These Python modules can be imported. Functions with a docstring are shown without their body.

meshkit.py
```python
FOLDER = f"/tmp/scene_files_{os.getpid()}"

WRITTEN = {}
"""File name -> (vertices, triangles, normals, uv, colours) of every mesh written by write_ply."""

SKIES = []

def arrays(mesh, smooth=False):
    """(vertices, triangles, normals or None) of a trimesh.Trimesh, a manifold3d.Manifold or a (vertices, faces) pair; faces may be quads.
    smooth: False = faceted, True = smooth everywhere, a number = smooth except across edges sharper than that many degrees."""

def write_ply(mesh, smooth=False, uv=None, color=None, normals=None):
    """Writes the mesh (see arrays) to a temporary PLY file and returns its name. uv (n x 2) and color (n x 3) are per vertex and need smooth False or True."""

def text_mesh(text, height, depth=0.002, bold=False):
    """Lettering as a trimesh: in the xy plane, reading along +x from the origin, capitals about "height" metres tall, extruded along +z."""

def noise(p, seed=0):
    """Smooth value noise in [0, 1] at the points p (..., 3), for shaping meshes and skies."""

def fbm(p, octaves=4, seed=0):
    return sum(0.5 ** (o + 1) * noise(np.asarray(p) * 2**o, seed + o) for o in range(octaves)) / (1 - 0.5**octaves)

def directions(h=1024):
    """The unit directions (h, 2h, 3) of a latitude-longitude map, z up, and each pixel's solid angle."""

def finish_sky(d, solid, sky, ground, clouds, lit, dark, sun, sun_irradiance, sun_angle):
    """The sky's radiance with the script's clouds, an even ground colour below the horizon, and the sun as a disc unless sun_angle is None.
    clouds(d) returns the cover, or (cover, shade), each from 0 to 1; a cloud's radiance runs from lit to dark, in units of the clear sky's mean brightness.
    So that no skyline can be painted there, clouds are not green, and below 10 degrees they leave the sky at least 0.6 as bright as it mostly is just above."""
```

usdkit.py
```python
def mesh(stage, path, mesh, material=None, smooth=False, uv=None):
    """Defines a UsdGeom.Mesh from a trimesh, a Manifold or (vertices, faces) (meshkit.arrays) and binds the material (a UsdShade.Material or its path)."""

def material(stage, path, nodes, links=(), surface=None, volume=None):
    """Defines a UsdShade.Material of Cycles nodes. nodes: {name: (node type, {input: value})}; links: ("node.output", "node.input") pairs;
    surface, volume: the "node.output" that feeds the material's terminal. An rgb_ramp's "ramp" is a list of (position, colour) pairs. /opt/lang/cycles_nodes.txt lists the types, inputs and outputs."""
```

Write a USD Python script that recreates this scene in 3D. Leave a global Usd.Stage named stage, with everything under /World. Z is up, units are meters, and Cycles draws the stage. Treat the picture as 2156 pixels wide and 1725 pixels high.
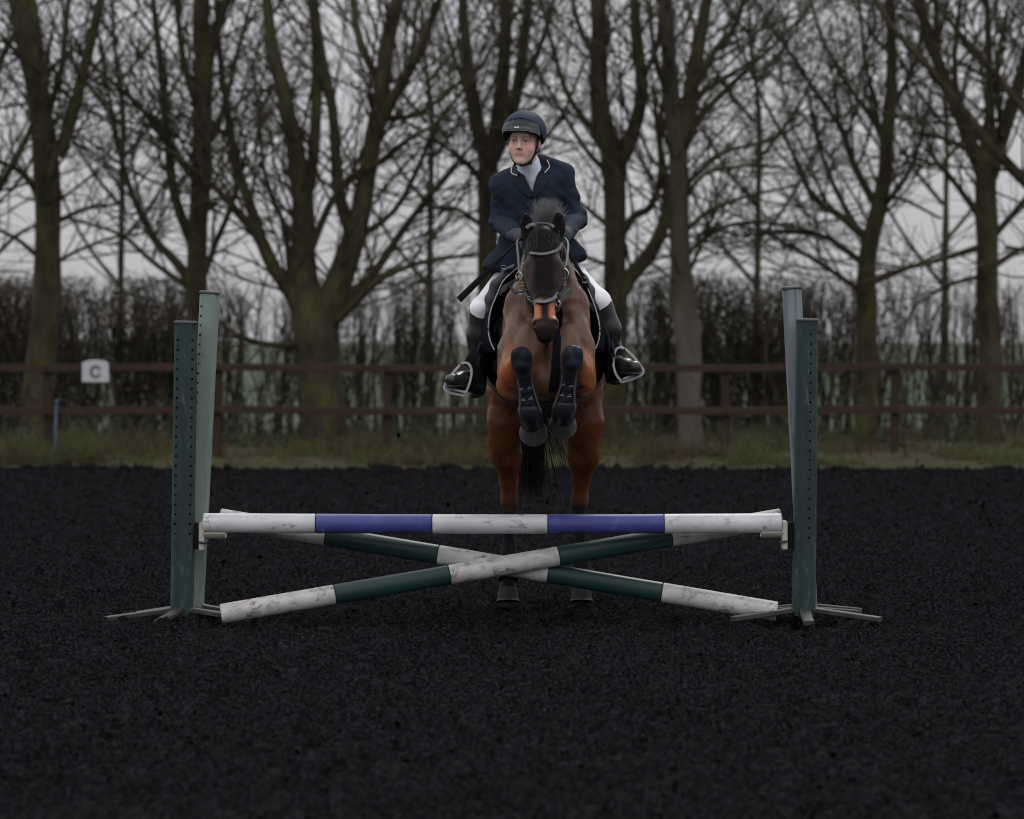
import math, os, random
import numpy as np, trimesh, manifold3d, usdkit, meshkit
from scipy.spatial import cKDTree
from shapely.geometry import Polygon
from pxr import Usd, UsdGeom, UsdLux, UsdShade, Sdf, Gf, Vt

stage = Usd.Stage.CreateInMemory()
UsdGeom.SetStageUpAxis(stage, UsdGeom.Tokens.z)
UsdGeom.SetStageMetersPerUnit(stage, 1.0)
UsdGeom.Xform.Define(stage, '/World'); UsdGeom.Scope.Define(stage, '/World/Looks')
rng = np.random.default_rng(11)

# ------------------------------------------------------------ camera, sky, sun
FPX, DIST, CAMH, CX, CY = 6200.0, 15.2, 1.42, 1078.0, 715.0      # measured on the photograph at 2156 px width
cam = UsdGeom.Camera.Define(stage, '/World/Camera')
cam.CreateHorizontalApertureAttr(36.0); cam.CreateVerticalApertureAttr(36.0 * 819 / 1024)
cam.CreateFocalLengthAttr(36.0 * FPX / 2156)
cam.CreateVerticalApertureOffsetAttr(-(862.5 - CY) / 2156 * 36)
cam.CreateClippingRangeAttr(Gf.Vec2f(0.1, 3000))
cam.CreateFStopAttr(2.6); cam.CreateFocusDistanceAttr(DIST - 0.45)
cam.CreateExposureAttr(0.0)
cam.AddTranslateOp().Set(Gf.Vec3d(0, -DIST, CAMH)); cam.AddRotateXOp().Set(90.0)

SUN_EL, SUN_AZ = math.radians(46), math.radians(196)             # behind thick cloud
dome = UsdLux.DomeLight.Define(stage, '/World/sky_light')
sky = usdkit.material(stage, '/World/Looks/overcast_sky', {
    'co': ('texture_coordinate', {}),
    'mp': ('mapping', {'scale': (1.0, 1.0, 2.6)}),
    'n1': ('noise_texture', {'scale': 1.7, 'detail': 5, 'roughness': 0.55}),
    'rp': ('rgb_ramp', {'ramp': [(0.3, (4.75, 4.72, 4.92)), (0.55, (5.4, 5.36, 5.55)), (0.75, (6.0, 5.97, 6.12))]}),
    'xyz': ('separate_xyz', {}), 'el': ('map_range', {'from_min': 0.0, 'from_max': 1.0, 'to_min': 0.92, 'to_max': 2.9, 'clamp': True}),      # an overcast sky is brighter overhead
    'ov': ('mix_color', {'blend_type': 'multiply', 'fac': 1.0, 'use_clamp': False}),
    'sky': ('sky_texture', {'sky_type': 'single_scattering', 'sun_disc': False, 'sun_elevation': SUN_EL, 'sun_rotation': SUN_AZ, 'altitude': 100.0, 'air_density': 1.0, 'aerosol_density': 2.0}),
    'mx': ('mix_color', {'blend_type': 'mix', 'fac': 0.94, 'use_clamp': False}),
    'bg': ('background_shader', {'strength': 0.1})},
    [('co.generated', 'mp.vector'), ('mp.vector', 'n1.vector'), ('n1.fac', 'rp.fac'), ('sky.color', 'mx.a'), ('co.generated', 'xyz.vector'), ('xyz.z', 'el.value'), ('rp.color', 'ov.a'), ('el.result', 'ov.b'), ('ov.result', 'mx.b'), ('mx.result', 'bg.color')], surface='bg.background')
UsdShade.MaterialBindingAPI.Apply(dome.GetPrim()).Bind(sky)
sun = UsdLux.DistantLight.Define(stage, '/World/sun_light')
sun.CreateNormalizeAttr(True); sun.CreateIntensityAttr(0.40); sun.CreateAngleAttr(16.0); sun.CreateColorAttr(Gf.Vec3f(1, 0.97, 0.93))
sun.AddRotateZOp().Set(180 - math.degrees(SUN_AZ)); sun.AddRotateXOp().Set(-(90 - math.degrees(SUN_EL)))

# ------------------------------------------------------------ helpers
NAMES = {}
def path_of(parent): return '/World' if parent is None else str(parent.GetPath())
def fresh(name, parent=None):
    base = path_of(parent); k = NAMES.get((base, name), 0); NAMES[(base, name)] = k + 1
    return f'{base}/{name}' if k == 0 else f'{base}/{name}_{k:03d}'
def tag(prim, label=None, cat=None, group=None, kind=None):
    prim = prim.GetPrim() if hasattr(prim, 'GetPrim') else prim
    for key, v in (('label', label), ('category', cat), ('group', group), ('kind', kind)):
        if v: prim.SetCustomDataByKey(key, v)
    return prim
def thing(name, label=None, cat=None, loc=(0, 0, 0), rz=0.0, group=None, kind=None):
    x = UsdGeom.Xform.Define(stage, fresh(name)); x.AddTranslateOp().Set(Gf.Vec3d(*map(float, loc))); x.AddRotateZOp().Set(float(rz))
    return tag(x, label, cat, group, kind)
def obj(name, mesh, m, parent=None, smooth=False, tint=None, off=None, label=None, kind=None):
    """one Mesh prim; vertices are given in world space, off = the parent's location"""
    if off is not None:
        v, f, _ = meshkit.arrays(mesh, False); mesh = (v - np.asarray(off), f)
    g = usdkit.mesh(stage, fresh(name, parent), mesh, m, smooth)
    if tint is not None:
        UsdGeom.PrimvarsAPI(g).CreatePrimvar('tint', Sdf.ValueTypeNames.Color3fArray, 'vertex').Set(Vt.Vec3fArray.FromNumpy(np.asarray(tint, np.float32)))
    return tag(g, label, None, None, kind)
def W(px, py, y):
    """point of the world at depth y that the photograph (at 2156 px) shows at px, py: used for measuring positions off it"""
    d = DIST + y
    return np.array([(px - CX) * d / FPX, y, CAMH - (py - CY) * d / FPX])
def norm(v): v = np.asarray(v, float); return v / (np.linalg.norm(v) + 1e-12)
def cat(*ms): return trimesh.util.concatenate([m for m in ms])
def tm(v, f): return trimesh.Trimesh(v, f, process=False)
def rot(axis, deg): return trimesh.transformations.rotation_matrix(math.radians(deg), axis)[:3, :3]

def tubes(P, R, sides=5, cap=False):
    """N polylines (N, P, 3) with radii (N, P) as one mesh"""
    P, R = np.asarray(P, float), np.asarray(R, float); n, p, _ = P.shape
    T = np.gradient(P, axis=1); T /= np.linalg.norm(T, axis=2, keepdims=True) + 1e-12
    ref = np.where(np.abs(T[:, :1, 2:]) < 0.8, [0, 0, 1.0], [1.0, 0, 0]); ref = np.broadcast_to(ref, P.shape)
    A = np.cross(T, ref); A /= np.linalg.norm(A, axis=2, keepdims=True) + 1e-12
    B = np.cross(T, A); a = np.arange(sides) * 2 * np.pi / sides
    V = P[:, :, None] + R[:, :, None, None] * (np.cos(a)[:, None] * A[:, :, None] + np.sin(a)[:, None] * B[:, :, None])
    i, j = np.meshgrid(np.arange(p - 1), np.arange(sides), indexing='ij'); j2 = (j + 1) % sides
    q = np.stack([i * sides + j, (i + 1) * sides + j, (i + 1) * sides + j2, i * sides + j2], -1).reshape(-1, 4)
    q = q[:, ::-1]
    F = (q[None] + (np.arange(n) * p * sides)[:, None, None]).reshape(-1, 4)
    V = V.reshape(-1, 3)
    F = np.vstack([F[:, [0, 1, 2]], F[:, [0, 2, 3]]])
    if cap:
        ends = []
        for k in range(n):
            o = k * p * sides
            for s in range(1, sides - 1):
                ends.append([o, o + s, o + s + 1]); e = o + (p - 1) * sides; ends.append([e, e + s + 1, e + s])
        F = np.vstack([F, np.array(ends)])
    return tm(V, F)
def smoothline(P, n):
    """Catmull-Rom through the points P (k, c), n samples"""
    P = np.asarray(P, float); k = len(P)
    if k == 2: return P[0] + np.linspace(0, 1, n)[:, None] * (P[1] - P[0])
    E = np.vstack([2 * P[0] - P[1], P, 2 * P[-1] - P[-2]]); t = np.linspace(0, k - 1 - 1e-9, n); i = t.astype(int); u = (t - i)[:, None]
    a, b, c, d = E[i], E[i + 1], E[i + 2], E[i + 3]
    return 0.5 * (2 * b + (c - a) * u + (2 * a - 5 * b + 4 * c - d) * u ** 2 + (3 * b - a - 3 * c + d) * u ** 3)
def tube(P, r, sides=8, n=None):
    P = np.asarray(P, float); n = n or max(4, 6 * (len(P) - 1)); r = np.broadcast_to(np.asarray(r, float), (len(P),))
    L = smoothline(np.column_stack([P, r]), n)
    return tubes(L[None, :, :3], np.maximum(L[None, :, 3], 1e-4), sides, cap=True)
def ribbon(P, N, width, thick, n=None, closed=False):
    """flat strap along P whose broad face looks along N"""
    P, N = np.asarray(P, float), np.asarray(N, float); w = np.broadcast_to(np.asarray(width, float), (len(P),))
    if n: L = smoothline(np.column_stack([P, N, w]), n); P, N, w = L[:, :3], L[:, 3:6], L[:, 6]
    T = np.gradient(P, axis=0); T /= np.linalg.norm(T, axis=1, keepdims=True) + 1e-12
    N = N - (N * T).sum(1, keepdims=True) * T; N /= np.linalg.norm(N, axis=1, keepdims=True) + 1e-12
    S = np.cross(T, N); prof = [(-.5, -.35), (-.5, .35), (-.42, .5), (.42, .5), (.5, .35), (.5, -.35), (.42, -.5), (-.42, -.5)]
    V = np.stack([P + S * (a * w)[:, None] + N * (b * thick) for a, b in prof], 1); k, s = len(P), 8
    i, j = np.meshgrid(np.arange(k - 1), np.arange(s), indexing='ij'); j2 = (j + 1) % s
    q = np.stack([i * s + j, (i + 1) * s + j, (i + 1) * s + j2, i * s + j2], -1).reshape(-1, 4)
    F = np.vstack([q[:, [0, 1, 2]], q[:, [0, 2, 3]]]); e = (k - 1) * s
    F = np.vstack([F, [[0, a, a + 1] for a in range(1, 7)], [[e, e + a + 1, e + a] for a in range(1, 7)]])
    m = tm(V.reshape(-1, 3), F); m.fix_normals() if len(F) < 400 else None
    return m
def bar(a, b, w, h, up=(0, 0, 1), bev=0.12):
    """bevelled rectangular bar from a to b, w across and h along 'up'"""
    return ribbon([a, np.add(a, b) / 2, b], [up] * 3, w, h)
def frustum(a, b, ra, rb, sides=20, n=2): return tubes(np.array([[np.asarray(a, float), np.asarray(b, float)]]), [[ra, rb]], sides, cap=True)
def rbox(sx, sy, sz, r=0.01, seg=12):
    s = manifold3d.Manifold.sphere(r, seg); pts = [s.translate((x, y, z)) for x in (-sx/2+r, sx/2-r) for y in (-sy/2+r, sy/2-r) for z in (-sz/2+r, sz/2-r)]
    m = manifold3d.Manifold.batch_hull(pts).to_mesh()
    return tm(m.vert_properties[:, :3].copy(), m.tri_verts.copy())

# ------------------------------------------------------------ implicit surfaces (bodies, clothes)
class Blend:
    """smooth union of rounded bones and ellipsoids, turned into ONE continuous mesh"""
    def __init__(s): s.ops = []
    def cone(s, a, b, ra, rb, k=0.03, c=None, flat=None, sub=False):
        a, b = np.asarray(a, float), np.asarray(b, float); S = np.eye(3); m = 1.0; rr = max(ra, rb)
        if flat: u = norm(flat[0]); S = np.eye(3) + np.outer(u, u) * (1 / flat[1] - 1); m = min(1.0, flat[1]); rr *= max(1, flat[1])
        a2, ba = S @ a, S @ (b - a); L = ba @ ba + 1e-12
        def f(p):
            q = p @ S.T - a2 if flat else p - a2
            t = np.clip(q @ ba / L, 0, 1); return (np.sqrt(((q - t[..., None] * ba) ** 2).sum(-1)) - (ra + (rb - ra) * t)) * m
        s.ops.append((f, np.minimum(a, b) - rr, np.maximum(a, b) + rr, k, c, sub)); return s
    def ell(s, ce, r, k=0.03, c=None, R=None, sub=False):
        ce, r = np.asarray(ce, float), np.asarray(r, float); R = np.eye(3) if R is None else R; ext = np.sqrt(((R * r) ** 2).sum(1))
        def f(p):
            q = (p - ce) @ R; k0 = np.sqrt(((q / r) ** 2).sum(-1)); k1 = np.sqrt(((q / r ** 2) ** 2).sum(-1)); return k0 * (k0 - 1) / np.maximum(k1, 1e-6)
        s.ops.append((f, ce - ext, ce + ext, k, c, sub)); return s
    def chain(s, pts, k=0.03, c=None, flat=None):
        for (a, ra), (b, rb) in zip(pts[:-1], pts[1:]): s.cone(a, b, ra, rb, k, c, flat)
        return s
    def half(s, p0, n, lo, hi, k=0.004):
        """cuts away the side of a plane that n points to, inside the box lo..hi"""
        p0, n = np.asarray(p0, float), norm(n)
        s.ops.append((lambda p: -((p - p0) @ n), np.asarray(lo, float), np.asarray(hi, float), k, None, True)); return s
    def raw(s, f, lo, hi, k=0.01, c=None, sub=False): s.ops.append((f, np.asarray(lo, float), np.asarray(hi, float), k, c, sub)); return s
    def mesh(s, h, noise=None, pad=0.02):
        adds = [o for o in s.ops if not o[5]]
        lo = np.min([o[1] for o in adds], 0) - pad - 3 * h; hi = np.max([o[2] for o in adds], 0) + pad + 3 * h
        n = np.ceil((hi - lo) / h).astype(int) + 1; D = np.full(n, 1.0, np.float32); ax = [lo[i] + h * np.arange(n[i]) for i in range(3)]
        for f, a, b, k, c, sub in s.ops:
            m = k + 3 * h; i0 = np.maximum(((a - m - lo) / h).astype(int), 0); i1 = np.minimum(((b + m - lo) / h).astype(int) + 2, n)
            if (i1 <= i0).any(): continue
            sl = tuple(slice(x, y) for x, y in zip(i0, i1))
            p = np.stack(np.meshgrid(*[ax[i][sl[i]] for i in range(3)], indexing='ij'), -1).astype(np.float32)
            d = f(p).astype(np.float32); e = D[sl]
            if sub: d = -d; hh = np.maximum(k - np.abs(e - d), 0) / k; D[sl] = np.maximum(e, d) + hh * hh * k * 0.25
            else: hh = np.maximum(k - np.abs(e - d), 0) / k; D[sl] = np.minimum(e, d) - hh * hh * k * 0.25
        if noise: 
            band = np.argwhere(np.abs(D) < 4 * h); P = lo + band * h; D[tuple(band.T)] += noise(P).astype(np.float32)
        return nets(D, lo, h)
    def tint(s, v, soft=0.012):
        num, den = np.zeros((len(v), 3)), np.zeros((len(v), 1))
        for f, a, b, k, c, sub in s.ops:
            if c is None: continue
            near = ((v > a - 0.12) & (v < b + 0.12)).all(1)
            if not near.any(): continue
            w = np.exp(-np.clip(f(v[near]) + 0.03, 0, 0.6) / soft)[:, None] + 1e-9; num[near] += w * np.asarray(c); den[near] += w
        return num / np.maximum(den, 1e-12)
def nets(D, lo, h):
    """surface nets of the zero level of D"""
    ins = D < 0; n = np.array(D.shape)
    c = sum(ins[i:n[0]-1+i, j:n[1]-1+j, k:n[2]-1+k].astype(np.int8) for i in (0, 1) for j in (0, 1) for k in (0, 1))
    cells = np.argwhere((c > 0) & (c < 8)); idx = np.full(n - 1, -1, np.int64); idx[tuple(cells.T)] = np.arange(len(cells))
    acc, cnt = np.zeros((len(cells), 3)), np.zeros((len(cells), 1))
    corners = [(i, j, k) for i in (0, 1) for j in (0, 1) for k in (0, 1)]
    val = {o: D[tuple((cells + o).T)] for o in corners}
    for a in corners:
        for axis in range(3):
            if a[axis]: continue
            b = list(a); b[axis] = 1; b = tuple(b); va, vb = val[a], val[b]; x = (va < 0) != (vb < 0)
            t = va[x] / (va[x] - vb[x]); p = np.tile(np.array(a, float), (x.sum(), 1)); p[:, axis] = t; acc[x] += p; cnt[x] += 1
    V = lo + (cells + acc / cnt) * h; F = []
    for axis in range(3):
        u, w = [(1, 2), (2, 0), (0, 1)][axis]
        A = np.moveaxis(ins, axis, 0); e = np.argwhere(np.moveaxis(A[:-1] != A[1:], 0, axis))
        e = e[(e[:, u] > 0) & (e[:, w] > 0) & (e[:, u] < n[u] - 1) & (e[:, w] < n[w] - 1)]
        du, dw = np.eye(3, dtype=int)[u], np.eye(3, dtype=int)[w]
        q = np.stack([idx[tuple((e - du - dw).T)], idx[tuple((e - dw).T)], idx[tuple(e.T)], idx[tuple((e - du).T)]], 1)
        flip = ~ins[tuple(e.T)]; q[flip] = q[flip][:, ::-1]; F.append(q)
    F = np.vstack(F); F = F[(F >= 0).all(1)]
    return tm(V, np.vstack([F[:, [0, 1, 2]], F[:, [0, 2, 3]]]))
def on_front(mesh, xz, y0=-5.0, lift=0.0, axis=(0, 1, 0)):
    """drops points (x, z) onto the surface of the mesh from the front"""
    xz = np.asarray(xz, float); o = np.column_stack([xz[:, 0], np.full(len(xz), y0), xz[:, 1]]); d = np.tile(np.asarray(axis, float), (len(o), 1))
    loc, ray, tri = mesh.ray.intersects_location(o, d, multiple_hits=False)
    out = np.full((len(o), 3), np.nan); out[ray] = loc; nn = np.full((len(o), 3), np.nan); nn[ray] = mesh.face_normals[tri]
    good = ~np.isnan(out[:, 0])
    if not good.all():
        t = cKDTree(xz[good]); _, j = t.query(xz[~good]); src = np.where(good)[0][j]; out[~good] = np.column_stack([xz[~good, 0], out[src, 1], xz[~good, 1]]); nn[~good] = nn[src]
    out[:, 1] -= lift; return out, nn
def snap(mesh, P, lift=0.0):
    """nearest points on a mesh (by vertices) and smooth normals there"""
    P = np.asarray(P, float); t = cKDTree(mesh.vertices); _, j = t.query(P, k=6); N = mesh.vertex_normals[j].mean(1); N /= np.linalg.norm(N, axis=1, keepdims=True)
    Q = mesh.vertices[j].mean(1); return Q + N * lift, N
def sheet(mesh, poly, lift, thick, step=0.006):
    """cloth panel cut to a polygon in (x, z) that lies on the front of a mesh"""
    poly = Polygon(poly); x0, z0, x1, z1 = poly.bounds
    from shapely import contains_xy
    b = poly.exterior.segmentize(step).coords[:-1]; b = np.array(b)
    gx, gz = np.meshgrid(np.arange(x0, x1, step), np.arange(z0, z1, step)); g = np.column_stack([gx.ravel(), gz.ravel()])
    g = g[contains_xy(poly.buffer(-step * 0.5), g[:, 0], g[:, 1])]; P = np.vstack([b, g])
    from scipy.spatial import Delaunay
    T = Delaunay(P).simplices; c = P[T].mean(1); T = T[contains_xy(poly, c[:, 0], c[:, 1])]
    a = P[T]; s = np.cross(a[:, 1] - a[:, 0], a[:, 2] - a[:, 0]); T[s < 0] = T[s < 0][:, ::-1]
    Q, _ = on_front(mesh, P); fr, bk = Q.copy(), Q.copy(); fr[:, 1] -= lift + thick; bk[:, 1] -= lift; k, nb = len(P), len(b)
    i = np.arange(nb); j = (i + 1) % nb; side = np.vstack([np.column_stack([i, i + k, j + k]), np.column_stack([i, j + k, j])])
    m = tm(np.vstack([fr, bk]), np.vstack([T, T[:, ::-1] + k, side])); m.fix_normals(); return m

def grow(starts, dirs, lens, pts, r0, r1, up, wob):
    n = len(starts); P = np.zeros((n, pts, 3)); P[:, 0] = starts; d = dirs / np.linalg.norm(dirs, axis=1, keepdims=True)
    for k in range(1, pts):
        d = d + rng.normal(size=(n, 3)) * wob + np.array([0, 0, up]); d /= np.linalg.norm(d, axis=1, keepdims=True); P[:, k] = P[:, k - 1] + d * (lens / (pts - 1))[:, None]
    t = np.linspace(0, 1, pts); return P, r0[:, None] * (1 - t) + r1[:, None] * t

# ------------------------------------------------------------ materials
LOOKS = {}
def mat(name, color, rough=0.7, var=0.25, scale=12.0, bump=0.0, bscale=60.0, metal=0.0, spec=0.4, stain=None, stscale=6.0, stlow=0.55, sthigh=0.7, coat=0.0, sheen=0.0, stretch=None, translucent=0.0, tint=False, bdist=0.01, pos='object', island=0.0, strough=0.68, cells=None):
    color = np.asarray(color, float)
    n = {'co': ('texture_coordinate', {}), 'ge': ('geometry', {}), 'mp': ('mapping', {'scale': stretch or (1, 1, 1)}),
         'n1': ('noise_texture', {'scale': scale, 'detail': 5, 'roughness': 0.6}),
         'rp': ('rgb_ramp', {'ramp': [(0.25, tuple(np.full(3, 1 - var))), (0.75, tuple(np.full(3, 1 + var)))]}),
         'cl': ('color', {'value': tuple(color)}), 'mu': ('mix_color', {'blend_type': 'multiply', 'fac': 1.0, 'use_clamp': False}),
         'p': ('principled_bsdf', {'roughness': rough, 'metallic': metal, 'specular_ior_level': spec, 'coat_weight': coat, 'sheen_weight': sheen})}
    src = 'co.object' if pos == 'object' else 'ge.position'
    l = [(src, 'mp.vector'), ('mp.vector', 'n1.vector'), ('n1.fac', 'rp.fac'), ('rp.color', 'mu.b')]
    if tint: n['at'] = ('attribute', {'attribute': 'tint'}); l.append(('at.color', 'mu.a'))
    if spec == 'tint':      # the bay coat shines, the black hair is dull
        n['p'][1]['specular_ior_level'] = 0.1; n['bw'] = ('rgb_to_bw', {}); n['sp'] = ('map_range', {'from_min': 0.008, 'from_max': 0.045, 'to_min': 0.015, 'to_max': 0.26, 'clamp': True}); l += [('at.color', 'bw.color'), ('bw.val', 'sp.value'), ('sp.result', 'p.specular_ior_level')]
    if not tint: l.append(('cl.color', 'mu.a'))
    last = 'mu.result'
    if island:
        n['ir'] = ('rgb_ramp', {'ramp': [(0, tuple(np.full(3, 1 - island))), (1, tuple(np.full(3, 1 + island)))]}); n['im'] = ('mix_color', {'blend_type': 'multiply', 'fac': 1.0, 'use_clamp': False})
        l += [('ge.random_per_island', 'ir.fac'), (last, 'im.a'), ('ir.color', 'im.b')]; last = 'im.result'
    if cells:      # crumbs of differing tone
        n['vo'] = ('voronoi_texture', {'scale': cells[0], 'feature': 'f1'}); n['vs'] = ('separate_color', {}); n['vr'] = ('rgb_ramp', {'ramp': [(0.0, tuple(np.full(3, cells[1]))), (0.55, tuple(np.full(3, cells[2]))), (0.9, tuple(np.full(3, cells[3]))), (1.0, tuple(np.full(3, cells[3] * 1.6)))]}); n['vm'] = ('mix_color', {'blend_type': 'multiply', 'fac': 1.0, 'use_clamp': False})
        n['vn'] = ('noise_texture', {'scale': 30.0, 'detail': 3}); n['va'] = ('mix_color', {'blend_type': 'linear_light', 'fac': 0.012, 'use_clamp': False})
        l += [('mp.vector', 'vn.vector'), ('mp.vector', 'va.a'), ('vn.color', 'va.b'), ('va.result', 'vo.vector'), ('vo.color', 'vs.color'), ('vs.r', 'vr.fac'), (last, 'vm.a'), ('vr.color', 'vm.b')]; last = 'vm.result'
    if stain is not None:
        n['n2'] = ('noise_texture', {'scale': stscale, 'detail': 7, 'roughness': strough, 'distortion': 0.4}); n['r2'] = ('rgb_ramp', {'ramp': [(stlow, (0, 0, 0)), (sthigh, (1, 1, 1))]})
        n['m2'] = ('mix_color', {'blend_type': 'mix', 'use_clamp': False, 'b': tuple(stain)})
        l += [('mp.vector', 'n2.vector'), ('n2.fac', 'r2.fac'), ('r2.color', 'm2.fac'), (last, 'm2.a')]; last = 'm2.result'
    l.append((last, 'p.base_color'))
    if bump:
        n['n3'] = ('noise_texture', {'scale': bscale, 'detail': 4, 'roughness': 0.6}); n['bu'] = ('bump', {'strength': bump, 'distance': bdist})
        l += [('mp.vector', 'n3.vector'), ('n3.fac', 'bu.height'), ('bu.normal', 'p.normal')]
    out = 'p.BSDF'
    if translucent:
        n['tr'] = ('translucent_bsdf', {}); n['mc'] = ('mix_closure', {'fac': translucent}); l += [(last, 'tr.color'), ('p.BSDF', 'mc.closure1'), ('tr.BSDF', 'mc.closure2')]; out = 'mc.closure'
    m = usdkit.material(stage, '/World/Looks/' + name, n, l, surface=out); LOOKS[name] = m; return m
# ------------------------------------------------------------ ground
M_arena = mat('arena_fibre', (0.0074, 0.0074, 0.0087), rough=0.8, var=0.5, scale=9.0, bump=1.0, bscale=90.0, bdist=0.014, spec=0.0, stain=(0.022, 0.022, 0.0245), stscale=60.0, stlow=0.50, sthigh=0.64, pos='position', cells=(80.0, 0.6, 0.95, 1.7))
M_field = mat('field_grass', (0.048, 0.066, 0.036), rough=0.9, var=0.35, scale=0.8, bump=0.5, bscale=20, pos='position', spec=0.1)
M_verge = mat('verge_soil', (0.050, 0.046, 0.027), rough=0.95, var=0.4, scale=3.0, bump=0.5, bscale=25, pos='position', spec=0.1, stain=(0.045, 0.06, 0.022), stscale=1.2, stlow=0.45, sthigh=0.6)

def graded(lo, hi, fine_lo, fine_hi, step, grow):
    a = list(np.arange(fine_lo, fine_hi, step)); x, s = fine_hi, step
    while x < hi: a.append(x); s *= grow; x += s
    a.append(hi); x, s, b = fine_lo, step, []
    while x > lo: s *= grow; x -= s; b.append(max(x, lo))
    return np.array(sorted(set(b)) + a)
_r = np.random.default_rng(5); PRINTS = np.column_stack([_r.uniform(-5.5, 5.5, 420), -7 + 24 * _r.random(420) ** 1.2, _r.uniform(0.055, 0.085, 420), _r.uniform(0.02, 0.05, 420)])
PRINTS = PRINTS[~((np.abs(PRINTS[:, 0]) < 2.3) & (np.abs(PRINTS[:, 1] + 0.05) < 0.5))]; PTREE = cKDTree(PRINTS[:, :2])
def prints(x, y):
    """hoofprints: a dent with a thrown-up rim"""
    sh = np.shape(x); p = np.column_stack([np.ravel(x), np.ravel(y)]); d, j = PTREE.query(p, distance_upper_bound=0.3); ok = np.isfinite(d); out = np.zeros(len(p)); q = PRINTS[j[ok]]; t = d[ok] / q[:, 2]
    out[ok] = q[:, 3] * (-np.exp(-t ** 4) + 0.55 * np.exp(-((t - 1.35) / 0.35) ** 2)); return out.reshape(sh)
def arena_height(x, y):
    p = np.stack([x, y, np.zeros_like(x)], -1)
    big = (meshkit.fbm(p * 0.55, 3, 3) - 0.5) * 0.10
    mid = (meshkit.fbm(p * np.array([3.2, 3.2, 1]), 3, 7) - 0.5) * 0.075
    r = meshkit.noise(p * 13.0, 21); r2 = meshkit.noise(p * 29.0, 5); r3 = meshkit.noise(p * 55.0, 9)
    w_ = meshkit.noise(p * np.array([7.5, 9.0, 1]), 33); clod = (1 - np.abs(2 * w_ - 1)) ** 2 * 0.050 + r ** 1.5 * 0.075 + r2 * 0.050 + r3 * 0.022
    clod = clod + prints(x, y)
    near = np.exp(-((np.abs(x - 0.02) / 2.7) ** 4 + ((y + 0.05) / 0.95) ** 2))   # calmer where the fence stands
    return big * (1 - 0.6 * near) + mid * (1 - 0.4 * near) + clod - 0.098 - 0.050 * near
xs = graded(-16, 16, -4.2, 4.2, 0.015, 1.03); ys = graded(-24, 18.1, -6.6, 4.0, 0.018, 1.006)
X, Y = np.meshgrid(xs, ys, indexing='ij'); Z = arena_height(X, Y)
edge = np.clip((Y - 17.2) / 0.7, 0, 1); Z = Z - edge * 0.10
nx, ny = X.shape; ii, jj = np.meshgrid(np.arange(nx - 1), np.arange(ny - 1), indexing='ij'); k = ii * ny + jj
Q = np.stack([k, k + ny, k + ny + 1, k + 1], -1).reshape(-1, 4)
tag(obj('ground', (np.stack([X, Y, Z], -1).reshape(-1, 3), Q), M_arena, smooth=True), kind='structure')
def ground_z(x, y): return float(arena_height(np.array([float(x)]), np.array([float(y)]))[0])

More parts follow.
